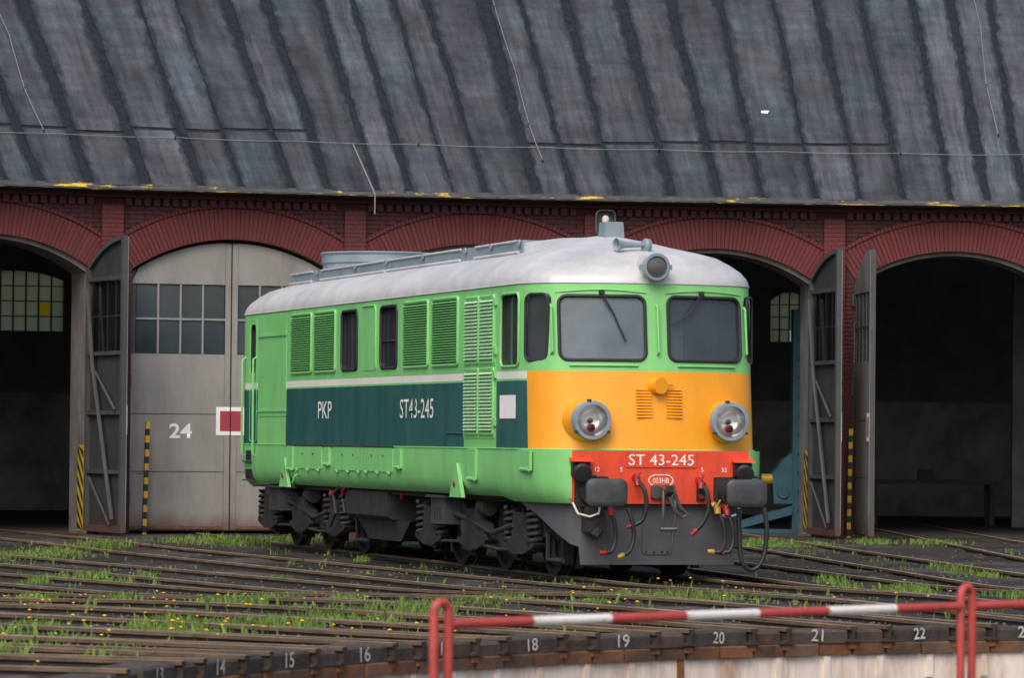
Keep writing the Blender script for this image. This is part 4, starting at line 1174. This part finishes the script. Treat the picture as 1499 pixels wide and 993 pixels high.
# headlamps on the orange front
for sg in (1, -1):
    q = .872; c = Vector((.045, sg * q, 1.905)); ax = Vector((1, 0, 0))
    hl = lp('headlight', MB().lathe([(.42, .285), (.20, .265), (.09, .248), (.0, .225)], c, ax, 32, caps=False), 'orange')
    lp('lamp_ring', MB().lathe([(.04, .236), (-.06, .240), (-.085, .228), (-.085, .190), (-.04, .185)], c, ax, 32, caps=False), 'rfgrey', hl)
    lp('reflector', MB().lathe([(-.05, .188), (-.01, .165), (.02, .125), (.038, .07), (.042, .01)], c, ax, 32, caps=False), 'reflect', hl)
    lp('bulb_holder', MB().lathe([(.04, .035), (-.01, .03), (-.03, .015)], c, ax, 14), 'steel', hl)
    lp('tail_lamp', MB().lathe([(.03, .046), (-.03, .044), (-.045, .01)], c + Vector((0, sg * 0 - .005, -.085)), ax, 16), 'redp', hl)
    lp('lens', MB().lathe([(-.052, .188), (-.075, .12), (-.082, .004)], c, ax, 32, caps=False), 'lens', hl)
    for t in (80, 215, 325):
        p = c + Vector((-.07, .243 * math.cos(R_(t)), .243 * math.sin(R_(t)))); lp('clip', MB().box(p.x - .02, p.x + .03, p.y - .02, p.y + .02, p.z - .015, p.z + .015), 'under2', hl, smooth=False)
# louvre slots, bump and bolt on the orange
for sg in (1, -1):
    for i in range(10):
        z = 1.945 + i * .0365
        lp('vent_rib', MB().prism([(surf(.2, z) - .002, sg * .088, z), (surf(.2, z) - .022, sg * .088, z + .004), (surf(.2, z) - .002, sg * .088, z + .021)], (0, sg * .20, 0)), 'orange', smooth=False)
bp_ = MB().lathe([(-.10, .10), (.05, .105), (.08, .08)], (surf(0, 2.33) - .02, .03, 2.33), (.9, .25, 0), 16); lp('signal_socket', bp_, 'orange')
rail('socket_pin', [(surf(0, 2.33) - .06, -.07, 2.345), (surf(0, 2.33) - .05, -.17, 2.345)], .014, 'orange')

# headstock equipment
def rrect_plate(mb, x, q0, q1, z0, z1, r, t):
    return mb.prism([(x, -a, z) for a, z in rrect(q0, q1, z0, z1, r)], (t, 0, 0))
for sg in (1, -1):
    b = MB(); q = .875 * sg
    outer = rrect(q - .255, q + .255, .885, 1.22, .085); nb_ = len(outer)
    for xx, sc_ in ((-.59, 1.0), (-.612, 1.0), (-.628, .93), (-.636, .6)):
        b.v += [(xx, -(q + (a - q) * sc_), 1.0525 + (z - 1.0525) * sc_) for a, z in outer]
    for r_ in range(3):
        for j in range(nb_): b.f.append((r_ * nb_ + j, r_ * nb_ + (j + 1) % nb_, (r_ + 1) * nb_ + (j + 1) % nb_, (r_ + 1) * nb_ + j)); b.m.append(0)
    b.f.append(tuple(range(nb_))); b.m.append(0); b.f.append(tuple(range(3 * nb_, 4 * nb_))); b.m.append(0)
    bu = lp('buffer', b, 'buffer', angle=50)
    lp('buffer_shank', MB().lathe([(-.02, .17), (-.10, .155), (-.10, .12), (-.28, .12), (-.28, .10), (-.595, .085)], (0, -q, 1.05), (1, 0, 0), 20), 'under', bu)
    rrect_plate(m2 := MB(), -.03, q - .21, q + .21, .88, 1.24, .02, .028); lp('mounting_plate', m2, 'under', bu, smooth=False)
    # socket box above
    m2 = MB(); qb = 1.02 * sg; m2.box(-.07, -.0, -qb - .11, -qb + .11, 1.25, 1.41); m2.lathe([(-.02, .095), (.08, .10), (.09, .085), (.13, .08), (.15, .11), (.17, .10), (.18, .02)], (-.05, -qb, 1.325), (-1, .12, -.35), 14)
    m2.tube([(-.18, -qb - .15, 1.245), (-.18, -qb + .08, 1.25)], .02, 6)
    s_ = lp('jumper_socket', m2, 'black', angle=30); lp('socket_hood', MB().prism([(-.15, -qb - .13, 1.415), (0, -qb - .13, 1.47), (0, -qb - .13, 1.415)], (0, .26, 0)), 'red', s_, smooth=False)
    # marker pair
    m2 = MB().box(-.035, -.0, -(.50 * sg) - .05, -(.50 * sg) + .05, .955, 1.17); ms = lp('marker_block', m2, 'under', smooth=False)
    for z in (1.005, 1.125): lp('marker_dot', MB().lathe([(-.02, .03), (0, .034)], (-.036, -.5 * sg, z), (1, 0, 0), 10), 'redp', ms)
    lp('block_hood', MB().box(-.06, 0, -(.50 * sg) - .055, -(.50 * sg) + .055, 1.172, 1.19), 'red', ms, smooth=False)
    # buffer step wire
    rail('wire_step', [(-.10, -(q - .26), .93), (-.12, -(q - .2), .80), (-.12, -(q - .05), .76), (-.12, -(q + .06), .80), (-.10, -(q + .08), .88)], .014, 'white')
def hose(name, pts, r, endm=None, topm=None):
    P = [Vector((x, -q, z)) for x, q, z in pts]
    # smooth the run
    S = []
    for i in range(len(P) - 1):
        p0, p1, p2, p3 = P[max(i - 1, 0)], P[i], P[i + 1], P[min(i + 2, len(P) - 1)]
        for t in (0, .25, .5, .75):
            S.append(.5 * ((2 * p1) + (-p0 + p2) * t + (2 * p0 - 5 * p1 + 4 * p2 - p3) * t * t + (-p0 + 3 * p1 - 3 * p2 + p3) * t ** 3))
    S.append(P[-1])
    o = lp(name, MB().tube(S, r, 8), 'black')
    if topm: lp('hose_cock', MB().tube([P[0] + Vector((.12, 0, .05)), P[0] + Vector((.0, .0, .02)), P[0] + Vector((-.02, 0, -.06))], .040, 8).tube([P[0] + Vector((-.02, .03, .0)), P[0] + Vector((-.03, -.03, .11))], .013, 6), topm, o)
    if endm: lp('coupling_head', MB().tube([S[-2], P[-1], P[-1] + (P[-1] - S[-2]).normalized() * .07], [.026, .034, .024], 8), endm, o)
    return o
hose('brake_hose', [(-.16, -.68, .83), (-.20, -.64, .68), (-.20, -.63, .50), (-.22, -.68, .36), (-.22, -.76, .34)], .027, 'redp', 'redp')
hose('brake_hose', [(-.16, -.46, .86), (-.2, -.42, .70), (-.2, -.40, .52), (-.22, -.46, .36), (-.22, -.54, .31)], .027, 'yelp', None)
hose('brake_hose', [(-.10, -.33, 1.19), (-.2, -.28, 1.10), (-.22, -.25, .90), (-.2, -.30, .72), (-.18, -.42, .66)], .027, 'redp', 'redp')
hose('brake_hose', [(-.10, .47, 1.16), (-.2, .52, 1.05), (-.22, .53, .86), (-.2, .47, .70), (-.18, .38, .60)], .027, 'redp', 'redp')
hose('brake_hose', [(-.16, .66, .86), (-.2, .72, .70), (-.2, .74, .50), (-.22, .69, .36), (-.2, .60, .35)], .027, 'yelp', 'yelp')
hose('brake_hose', [(-.16, .78, .84), (-.2, .84, .66), (-.2, .85, .48), (-.22, .80, .36), (-.2, .72, .34)], .027, 'redp', 'redp')
hose('heating_cable', [(-.12, .94, .86), (-.14, .95, .60), (-.16, .96, .30), (-.16, 1.03, .16), (-.16, 1.14, .14), (-.16, 1.25, .28), (-.14, 1.30, .60), (-.1, 1.28, .88)], .030)
# hook and screw coupling
hk = MB(); rrect_plate(hk, -.05, -.13, .17, .98, 1.14, .02, .05)
hk.prism([(-.05, -.04, .99), (-.25, -.04, 1.0), (-.36, -.04, 1.06), (-.38, -.04, 1.14), (-.31, -.04, 1.15), (-.27, -.04, 1.09), (-.05, -.04, 1.13)], (0, .08, 0))
cp = lp('draw_hook', hk, 'steel', smooth=False)
for q in (-.07, .07): lp('coupling_link', MB().tube([(-.30, -q, 1.08), (-.33, -q * 1.1, .85), (-.28, -q, .62)], .020, 8), 'steel', cp)
lp('coupling_screw', MB().tube([(-.30, -.10, .62), (-.29, .10, .62)], .028, 8), 'steel', cp); lp('shackle', MB().tube([(-.33, -.06, 1.05), (-.33, -.13, .88), (-.33, -.22, .80), (-.34, -.16, .76), (-.34, -.06, .84), (-.33, -.0, 1.0)], .026, 8), 'steel', cp); lp('screw_weight', MB().tube([(-.30, -.06, .60), (-.28, -.05, .42)], .018, 8), 'steel', cp)
# snow plough
ph = [(.10, 0, .185, .93), (.10, .55, .185, .93), (.10, .97, .185, .93), (.115, .985, .40, .93), (.18, 1.07, .43, .92), (.34, 1.15, .52, .92), (.60, 1.215, .64, .92), (.95, 1.26, .77, .92), (1.5, 1.29, .90, .93)]
full = [(x, y, a, b) for x, y, a, b in ph[::-1]] + [(x, -y, a, b) for x, y, a, b in ph[1:]]
pm = MB()
for x, y, a, b in full:
    pm.v += [(x, y, a), (x, y, b)]
for x, y, a, b in full:
    pm.v += [(x + .02, y * .985, a), (x + .02, y * .985, b)]
nf = len(full)
for i in range(nf - 1):
    o = i * 2; q = nf * 2
    for f_ in ((o, o + 2, o + 3, o + 1), (q + o, q + o + 1, q + o + 3, q + o + 2), (o, q + o, q + o + 2, o + 2), (o + 1, o + 3, q + o + 3, q + o + 1)): pm.f.append(f_); pm.m.append(0)
PLG = lp('snow_plough', pm, 'plough', angle=50)
rrect_plate(m2 := MB(), .082, -.20, .16, .31, .66, .04, .016); ap = lp('access_plate', m2, 'plough', PLG, smooth=False)
for q in (-.15, -.05, .05, .12): lp('bolt', MB().lathe([(-.012, .010), (0, .014)], (.082, -q, .34), (1, 0, 0), 8), 'under', ap)
lp('spare_socket', MB().box(-.10, .10, .74, .96, .58, .88).tube([(-.10, .80, .60), (-.13, .88, .52)], .06, 8), 'under', PLG)

# bogies
def bogie(xc):
    B = MB()
    for sg in (1, -1):
        y = sg * 1.06
        prof = [(-2.75, .50), (-2.6, .72), (-1.6, .74), (-1.0, .50), (.45, .58), (.9, .86), (1.75, .86), (2.15, .62), (2.8, .66), (2.8, .50), (2.0, .44), (1.4, .62), (.9, .44), (-.9, .30), (-1.6, .56), (-2.6, .48)]
        B.prism([(xc + a, y - .06, z) for a, z in prof], (0, .12, 0))
    for a in (-2.7, 0, 2.7): B.box(xc + a - .12, xc + a + .12, -1.0, 1.0, .45, .75)
    b = lp('bogie', B, 'under2', smooth=False)
    for a in (-2.05, 0, 2.05):
        lp('axle', MB().lathe([(-1.05, .09), (1.05, .09)], (xc + a, 0, .55), (0, 1, 0), 14), 'under', b)
        for sg in (1, -1):
            lp('wheel', MB().lathe([(-.07, .60), (-.045, .60), (-.035, .555), (.065, .545), (.065, .47), (.02, .44), (.02, .18), (.07, .16), (.07, 0.01), (-.07, .01), (-.07, .60)], (xc + a, sg * .75, .55), (0, sg, 0), 36, caps=False), 'under', b)
            m2 = MB().prism([(xc + a - .62, sg * 1.12, .36), (xc + a - .22, sg * 1.12, .27), (xc + a + .22, sg * 1.12, .27), (xc + a + .62, sg * 1.12, .36), (xc + a + .66, sg * 1.12, .40), (xc + a + .26, sg * 1.12, .46), (xc + a + .2, sg * 1.12, .78), (xc + a - .2, sg * 1.12, .78), (xc + a - .26, sg * 1.12, .46), (xc + a - .66, sg * 1.12, .40)], (0, sg * .16, 0))
            lp('axle_box', m2, 'under', b, smooth=False)
            for e in (-.48, .48):
                if abs(a) < .1: continue
                pts = [(xc + a + e + .088 * math.cos(t), sg * 1.20 + .088 * math.sin(t), .415 + .42 * t / (2 * math.pi * 5.2)) for t in [2 * math.pi * i / 10 for i in range(53)]]
                lp('spring', MB().tube(pts, .027, 6), 'under2', b)
    for a in (-1.02, 1.02, -2.72, 2.72):
        for sg in (1, -1):
            lp('brake_block', MB().prism([(xc + a - .16, sg * .82, .16), (xc + a + .16, sg * .82, .16), (xc + a + .22, sg * .82, .5), (xc + a + .1, sg * .82, .8), (xc + a - .1, sg * .82, .8), (xc + a - .22, sg * .82, .5)], (0, sg * .14, 0)), 'under', b, smooth=False)
            lp('brake_hanger', MB().tube([(xc + a - .25, sg * 1.02, .22), (xc + a + .25, sg * 1.02, .26)], .03, 6).tube([(xc + a, sg * 1.02, .24), (xc + a + .04, sg * 1.02, .85)], .028, 6), 'under', b)
    for sg in (1, -1):
        lp('brake_pipe', MB().tube([(xc - 2.6, sg * 1.24, .34), (xc - 1.2, sg * 1.26, .30), (xc + .2, sg * 1.25, .36), (xc + 2.5, sg * 1.24, .32)], .022, 6), 'under2', b)
        lp('side_plate', MB().prism([(xc - 1.55, sg * .98, .34), (xc - .45, sg * .98, .30), (xc - .35, sg * .98, .80), (xc - 1.5, sg * .98, .82)], (0, sg * .05, 0)), 'under', b, smooth=False)
        lp('side_plate', MB().prism([(xc + .4, sg * .98, .30), (xc + 1.5, sg * .98, .34), (xc + 1.5, sg * .98, .82), (xc + .4, sg * .98, .8)], (0, sg * .05, 0)), 'under', b, smooth=False)
        lp('dust_guard', MB().prism([(xc - .62, sg * 1.13, .30), (xc + .5, sg * 1.13, .34), (xc + .62, sg * 1.13, .62), (xc + .1, sg * 1.13, .72), (xc - .5, sg * 1.13, .60)], (0, sg * .12, 0)), 'under2', b, smooth=False)
    for sg in (1, -1):
        x = xc + 1.35
        m2 = MB().box(x - .34, x + .34, sg * 1.10, sg * 1.34, .56, .90).box(x - .42, x + .42, sg * 1.06, sg * 1.40, .905, .935)
        sp = lp('side_bearer', m2, 'buffer', b, smooth=False)
        for e in (-.1, .02, .14): lp('slot', MB().box(x + e - .02, x + e + .02, sg * 1.341, sg * 1.345, .62, .78), 'black', sp, smooth=False)
        m2 = MB().tube([(xc - 1.9, sg * 1.28, .62), (xc - .9, sg * 1.26, .50), (xc + .3, sg * 1.25, .66), (xc + 1.0, sg * 1.2, .70)], .035, 8); lp('sand_pipe', m2, 'under2', b)
        lp('brake_cylinder', MB().lathe([(0, .10), (.34, .10), (.36, .05), (.5, .05)], (xc - .5, sg * 1.18, .80), (1, 0, .05), 16), 'under2', b)
        lp('guard_iron', MB().box(xc - 2.9, xc - 2.8, sg * .70, sg * .78, .12, .6).tube([(xc - 2.75, sg * 1.1, .55), (xc - 2.75, sg * 1.1, .22), (xc - 3.2, sg * 1.05, .22)], .03, 6), 'under2', b, smooth=False)
bogie(3.72); bogie(12.92)
# tanks and pipes between the bogies
tk = MB().prism([(7.78, -1.30, .93), (7.78, 1.30, .93), (7.78, 1.30, .60), (7.78, 1.22, .55), (7.78, -1.22, .55), (7.78, -1.30, .60)], (2.33, 0, 0)); lp('fuel_tank', tk, 'under2', smooth=False)
tk = MB().prism([(7.1, -1.15, .55), (10.0, -1.15, .55), (9.3, -1.15, .26), (7.6, -1.15, .26)], (0, 2.3, 0)); lp('battery_box', tk, 'under', smooth=False)
uf = MB().box(.7, 15.0, -.9, .9, .72, .97).box(1.0, 14.8, -1.25, 1.25, .90, .975); lp('underframe', uf, 'under', smooth=False)
for (x, z, r) in ((10.75, .86, .05),): lp('hand_lever', MB().lathe([(-.05, .01), (-.03, r), (.03, r), (.05, .01)], (x, 1.33, z), (0, 1, 0), 12), 'redp')
lp('hand_lever', MB().tube([(10.15, 1.32, .86), (10.0, 1.34, .96)], .03, 8), 'redp'); lp('hand_lever', MB().tube([(7.2, 1.25, .86), (7.1, 1.27, .93)], .025, 8), 'redp')
lp('brake_rigging', MB().tube([(10.2, 1.36, .97), (10.5, 1.37, .86), (10.35, 1.37, .60), (10.7, 1.36, .40)], .022, 8).tube([(10.0, 1.33, .60), (10.1, 1.34, .80)], .018, 8), 'under2')
for q in (-.875, .875):
    m2 = MB(); m2.prism([(LL + .6, -q - .255, .885), (LL + .6, -q + .255, .885), (LL + .6, -q + .255, 1.22), (LL + .6, -q - .255, 1.22)], (.03, 0, 0)); b = lp('buffer', m2, 'buffer', smooth=False)
    lp('buffer_shank', MB().lathe([(0, .16), (.3, .12), (.6, .09)], (LL, -q, 1.05), (1, 0, 0), 18), 'under', b)
pm2 = MB(); pm2.v = [(LL - x, y, z) for x, y, z in pm.v]; pm2.f = list(pm.f); pm2.m = list(pm.m); lp('snow_plough', pm2, 'plough', angle=50)
hose('rear_hose', [(LL + .1, -1.05, .85), (LL + .12, -1.12, .5), (LL + .1, -1.05, .30), (LL + .05, -.85, .30)], .03)

# ------------------------------------------------------------------ yard furniture
def warning_post(k, x, y, lean, label):
    F = frame(k); P = F @ Vector((x, y, -.12))
    root = empty('warning_post', P, ang(k), label, 'post', 'black and yellow clearance posts')
    mb = MB(); n = 17; h = 2.03
    for i in range(n):
        z0, z1 = h * i / n, h * (i + 1) / n
        s_ = .035
        o = lean
        v = [(a * s_ + o * z, b * s_, z) for z in (z0, z1) for a, b in ((-1, -1), (1, -1), (1, 1), (-1, 1))]
        mb.add(v, [(j, (j + 1) % 4, (j + 1) % 4 + 4, j + 4) for j in range(4)], i % 2)
    mb.add([(a * .035 + lean * h, b * .035, h) for a, b in ((-1, -1), (1, -1), (1, 1), (-1, 1))], [(0, 1, 2, 3)], 0)
    build('shaft', mb, ['pyel', 'pblk'], root)
    build('wire_stub', MB().tube([(.03 + lean * 1.15, 0, 1.15), (-.14, -.02, 1.13)], .008, 5), 'under', root)
warning_post(24, -1.59, -.30, .022, 'leaning black and yellow striped post in front of the closed grey doors')
warning_post(27, -1.89, -.28, .015, 'black and yellow striped post between the two open grey leaves')

def wall_lamp():
    a = ang(25.5); P = polar(25.535, RWALL - .12, 5.30)
    root = empty('wall_lamp', P, a, 'hooded yard lamp with white bulb above the locomotive roof', 'lamp')
    pr = rrect(-.17, .17, -.02, .43, .09)
    shell = MB()
    n = len(pr)
    for y, s_ in ((-.16, 1.0), (-.02, .9)):
        shell.v += [(x * s_, y, .2 + (z - .2) * s_) for x, z in pr]
    for j in range(n): shell.f.append((j, (j + 1) % n, n + (j + 1) % n, n + j)); shell.m.append(0)
    shell.f.append(tuple(range(n, 2 * n))); shell.m.append(0)
    build('hood', shell, 'lampmetal', root, fix=False)
    build('rim', MB().tube([(x, -.16, z) for x, z in pr], .016, 6, closed=True), 'lampmetal', root, smooth=True)
    build('bulb', MB().lathe([(-.02, .02), (.05, .035), (.13, .065), (.19, .07), (.24, .04), (.25, .005)], (.01, -.09, .10), (0, 0, 1), 16), 'bulb', root, smooth=True)
    build('bracket', MB().tube([(0, -.02, .42), (0, .06, .46), (0, .14, .40)], .02, 6), 'lampmetal', root)
wall_lamp()

def jack():
    P = Vector((5.30, 76.0, -.03))
    root = empty('lifting_jack', P, .05, 'blue lifting jack column with slanted struts inside the open bay', 'jack')
    build('column', MB().box(-.11, .11, -.2, .2, 0, 4.15), 'bluep', root)
    for z in [.4 + .35 * i for i in range(10)]:
        build('bolt', MB().box(-.02, .02, -.212, -.2, z, z + .05), 'under', root)
    build('carriage', MB().prism([(-.112, -.22, .55), (-.112, -.22, 1.50), (-.30, -.22, 1.35), (-.48, -.22, 1.1), (-.45, -.22, .55)], (0, .4, 0)), 'bluep', root)
    build('screw_hub', MB().lathe([(-.26, .10), (-.2, .12)], (-.28, 0, .75), (0, 1, 0), 16), 'bluep', root)
    build('strut', MB().prism([(-.115, -.25, .35), (-.115, -.25, .52), (-1.1, -.25, .20), (-1.1, -.25, .082)], (0, .12, 0)), 'bluep', root)
    build('strut', MB().prism([(-.115, .15, .35), (-.115, .15, .52), (-1.1, .15, .20), (-1.1, .15, .082)], (0, .12, 0)), 'bluep', root)
    build('base', MB().box(-1.2, .3, -.3, .3, 0, .08), 'bluep', root)
    build('motor', MB().lathe([(0, .10), (.28, .10)], (-.68, -.1, 1.0), (1, 0, 0), 14), 'yelp', root)
jack()
def workbench(x, y, rz, lab):
    root = empty('workbench', (x, y, -.024), rz, lab, 'workbench')
    build('top', MB().box(-1.3, 1.3, -.35, .35, .85, .93), 'under2', root)
    for a in (-1.2, 1.2):
        for b in (-.28, .28): build('leg', MB().box(a - .05, a + .05, b - .05, b + .05, 0, .85), 'under2', root)
    build('vice', MB().box(-.3, .0, -.3, -.1, .93, 1.15).tube([(-.15, -.4, 1.05), (-.15, -.1, 1.05)], .03, 8), 'under2', root)
workbench(8.6, 84, .05, 'grey workbench with a vice in the dark right-hand bay')
def locker():
    root = empty('tool_cabinet', (11.0, 83.5, -.024), .03, 'tall grey metal cabinet in the dark right-hand bay', 'cabinet')
    build('carcass', MB().box(-.7, .7, -.3, .3, 0, 2.2), 'doorfr', root)
    for a in (-.34, .34): d = build('door', MB().box(a - .32, a + .32, -.325, -.303, .08, 2.12), 'doorfr', root)
locker()

# lightning conductor wires on the roof
def roof_wire(pts, label, r=.008):
    P = [rpt(ang(k), d, .07) for k, d in pts]
    S = []
    for i in range(len(P) - 1):
        for t in range(6): S.append(P[i].lerp(P[i + 1], t / 6) + Vector((0, 0, -.02 * math.sin(math.pi * t / 6))))
    S.append(P[-1]); o0 = S[0].copy()
    root = empty('conductor_wire', o0, 0, label, 'wire', 'lightning conductor wires on the roof')
    build('wire', MB().tube([p - o0 for p in S], r, 5), 'wire', root, smooth=True)
    for k, d in (pts[0], pts[-1]) + tuple(pts[1:-1][::2]):
        b, t = rpt(ang(k), d, .005) - o0, rpt(ang(k), d, .09) - o0
        build('holder', MB().tube([b, t], .014, 5), 'under', root)
roof_wire([(22.3 + .5 * i, 1.33) for i in range(12)], 'thin horizontal conductor wire stretched low across the felt roof', .006)
roof_wire([(23.27, 1.40), (23.255, 2.6), (23.275, 4.2), (23.26, 6.0), (23.27, 9.5)], 'conductor wire running up the felt roof above the grey hinged leaf at the yellow-paned bay')
roof_wire([(25.30, .95), (25.285, 2.0), (25.29, 3.6), (25.28, 5.6), (25.29, 9.5)], 'conductor wire running up the felt roof above the locomotive')
roof_wire([(27.22, 1.9), (27.21, 3.4), (27.23, 5.2), (27.22, 9.5)], 'conductor wire running up the felt roof above the dark right-hand bay')
def drip():
    p = rpt(ang(24.53), 1.33, .06); q = rpt(ang(24.56), -.04, .02)
    root = empty('hanging_wire', p, 0, 'short frayed wire hanging over the eaves beside a pilaster', 'wire')
    build('wire', MB().tube([(0, 0, 0), tuple(q - p), tuple(q - p + Vector((.0, -.02, -.35)))], .012, 5), 'wire', root)
drip()
for i, (k, d, lab) in enumerate([(26.28, 2.55, 'small crumpled white scrap lying on the felt roof')]):
    p = rpt(ang(k), d, .03)
    mb = MB(); ring = [(.075 * math.cos(t) + .015 * math.sin(3 * t), .025 * math.sin(t), .05 * math.sin(t) * SL + .025 * math.cos(2 * t)) for t in [2 * math.pi * j / 10 for j in range(10)]]
    mb.v = ring + [(0, 0, .03)]; mb.f = [(j, (j + 1) % 10, 10) for j in range(10)]; mb.m = [0] * 10
    o = build('paper_scrap', mb, 'white', label=lab, cat='litter'); o.location = p

# ------------------------------------------------------------------ grass and dandelions
def gz(x, y):
    dx, dy = CX - x, y - CY
    r = math.hypot(dx, dy); k = 24 - (math.atan2(dx, dy) - A24) / TH
    z = zrail(k, r) - .06
    if r > 40: z = z + (-.03 - z) * sstep((r - 40) / 5)
    p = Vector((x, y, 0))
    return z + .028 * noise.noise(p * .9) + .018 * noise.noise(p * 3.1), r
PATCH = [(-7.04, 59.06, 0.45), (-6.69, 61.33, 0.4), (-6.33, 63.78, 0.25), (-5.28, 66.67, 0.3), (-4.68, 66.03, 0.4), (-4.12, 65.81, 0.3), (-3.79, 67.67, 0.2), (-5.02, 41.3, 0.3), (-5.11, 44.15, 0.18), (-5.2, 50.73, 0.16), (-4.59, 51.94, 0.08), (-2.87, 42.48, 0.3), (-2.62, 43.62, 0.25), (-2.32, 44.83, 0.15), (-4.1, 34.28, 0.22), (-3.56, 32.74, 0.15), (-3.01, 34.84, 0.2), (-2.58, 34.92, 0.2), (-2.99, 36.32, 0.18), (-2.06, 35.38, 0.22), (-2.67, 40.52, 0.2), (-0.92, 38.21, 0.35), (-0.79, 39.54, 0.25), (-1.13, 36.68, 0.15), (-0.04, 43.49, 0.14), (0.1, 44.26, 0.16), (-0.14, 41.57, 0.18), (1.18, 44.52, 0.14), (4.51, 67.18, 0.3), (4.27, 68.83, 0.25), (5.03, 68.22, 0.2), (6.16, 69.51, 0.22), (7.2, 69.43, 0.25), (4.51, 47.31, 0.22), (4.8, 48.67, 0.14), (3.94, 50.51, 0.09), (3.87, 47.15, 0.1), (6.05, 56.11, 0.18), (6.22, 53.92, 0.2), (2.5, 43.72, 0.25), (2.05, 43.44, 0.22), (1.63, 43.88, 0.12), (3.14, 39.04, 0.1), (-1.66, 37.64, 0.15), (-1.67, 41.73, 0.14), (-1.96, 41.17, 0.12), (-3.52, 66.88, 0.22), (-2.47, 65.56, 0.16), (-1.51, 64.26, 0.18), (-0.59, 63.02, 0.14), (-2.07, 57.64, 0.06), (-3.75, 30.75, 0.14), (-3.0, 30.87, 0.12), (5.51, 45.16, 0.14), (-4.73, 49.38, 0.14), (-5.66, 49.61, 0.1), (-2.96, 51.36, 0.12), (3.85, 67.37, 0.14), (0.87, 42.3, 0.12), (-1.65, 35.95, 0.12), (-4.04, 42.92, 0.14)]
def make_grass():
    rnd = random.Random(11); g = MB(); fl = MB(); sd = MB()
    def blade(x, y, h):
        z, r = gz(x, y)
        if r < RPIT + .4 or r > RWALL - .15: return
        a = rnd.uniform(0, 6.28); w = rnd.uniform(.004, .009) if rnd.random() < .75 else rnd.uniform(.012, .022); b = rnd.uniform(0, 6.28); l = h * rnd.uniform(.15, .7)
        c, s_ = math.cos(a) * w, math.sin(a) * w; ex, ey = math.cos(b) * l, math.sin(b) * l
        g.add([(x - c, y - s_, z - .02), (x + c, y + s_, z - .02), (x + c * .7 + ex * .4, y + s_ * .7 + ey * .4, z + h * .6), (x - c * .7 + ex * .4, y - s_ * .7 + ey * .4, z + h * .6), (x + ex, y + ey, z + h)], [(0, 1, 2, 3), (3, 2, 4)])
    def head(mb, x, y, h, r):
        z, rr = gz(x, y)
        if rr < RPIT + .4: return
        v = [(x + r * math.cos(t), y + r * math.sin(t), z + h + r * .35) for t in [i * math.pi / 3 for i in range(6)]] + [(x, y, z + h + r * .8), (x, y, z + h - r * .3)]
        mb.add(v, [(i, (i + 1) % 6, 6) for i in range(6)] + [((i + 1) % 6, i, 7) for i in range(6)])
        blade(x, y, h)
    for (px, py, wd) in PATCH:
        n = int(420 * wd * 3.4) + 25
        hh = rnd.uniform(.04, .11)
        for i in range(n):
            x = px + rnd.gauss(0, wd * .9); y = py + rnd.gauss(0, wd * 1.5 + .25)
            blade(x, y, hh * rnd.uniform(.35, 1.25))
    for i in range(2600):                              # thin growth between the rails
        k = rnd.uniform(14, 28); r = rnd.uniform(12.4, 44); p = polar(k, r)
        if noise.noise(p * .5) + .5 * noise.noise(p * 1.7) > .12:
            for j in range(rnd.randint(2, 6)): blade(p.x + rnd.gauss(0, .05), p.y + rnd.gauss(0, .08), rnd.uniform(.03, .10))
    for i in range(430):
        k = rnd.uniform(13, 26); r = rnd.uniform(12.5, 24); p = polar(k, r)
        left = p.x < 0
        if noise.noise(p * .55 + Vector((3, 1, 0))) > (-.02 if left else .22): head(fl, p.x, p.y, rnd.uniform(.02, .13), rnd.uniform(.013, .024))
        elif rnd.random() < .07: head(sd, p.x, p.y, rnd.uniform(.10, .18), .016)
    build('grass', g, 'grass', kind='stuff', label='tufts of green grass growing between the rusty rails', cat='grass', fix=False)
    build('dandelions', fl, 'petal', kind='stuff', label='yellow dandelion flowers scattered along the tracks', cat='flowers', fix=False)
    build('seed_heads', sd, 'seed', kind='stuff', label='pale seed heads standing among the rails', cat='flowers', fix=False)
make_grass()

def make_gravel():
    rnd = random.Random(5); g = MB()
    for i in range(15000):
        k = rnd.uniform(14, 27.6); r = 12.5 + 32 * rnd.random() ** 1.3; p = polar(k, r)
        if noise.noise(p * .7 + Vector((9, 2, 0))) < -.10 + rnd.uniform(-.2, .2): continue
        z, _ = gz(p.x, p.y); s_ = rnd.uniform(.008, .024) * (1.5 if rnd.random() < .06 else 1)
        a = rnd.uniform(0, 6.28); ca, sa = math.cos(a), math.sin(a)
        q = [(1, .1, 0), (-.9, .2, .1), (.1, .9, -.1), (-.1, -1, .1), (.15, .1, .75), (0, 0, -.8)]
        v = [(p.x + s_ * (x * ca - y * sa) * rnd.uniform(.8, 1.3), p.y + s_ * (x * sa + y * ca), z + s_ * (w + .25)) for x, y, w in q]
        g.add(v, [(0, 2, 4), (2, 1, 4), (1, 3, 4), (3, 0, 4), (2, 0, 5), (1, 2, 5), (3, 1, 5), (0, 3, 5)])
    build('gravel', g, 'gravel', kind='stuff', label='loose dark stones strewn between the rusty rails', cat='gravel', fix=False)
make_gravel()
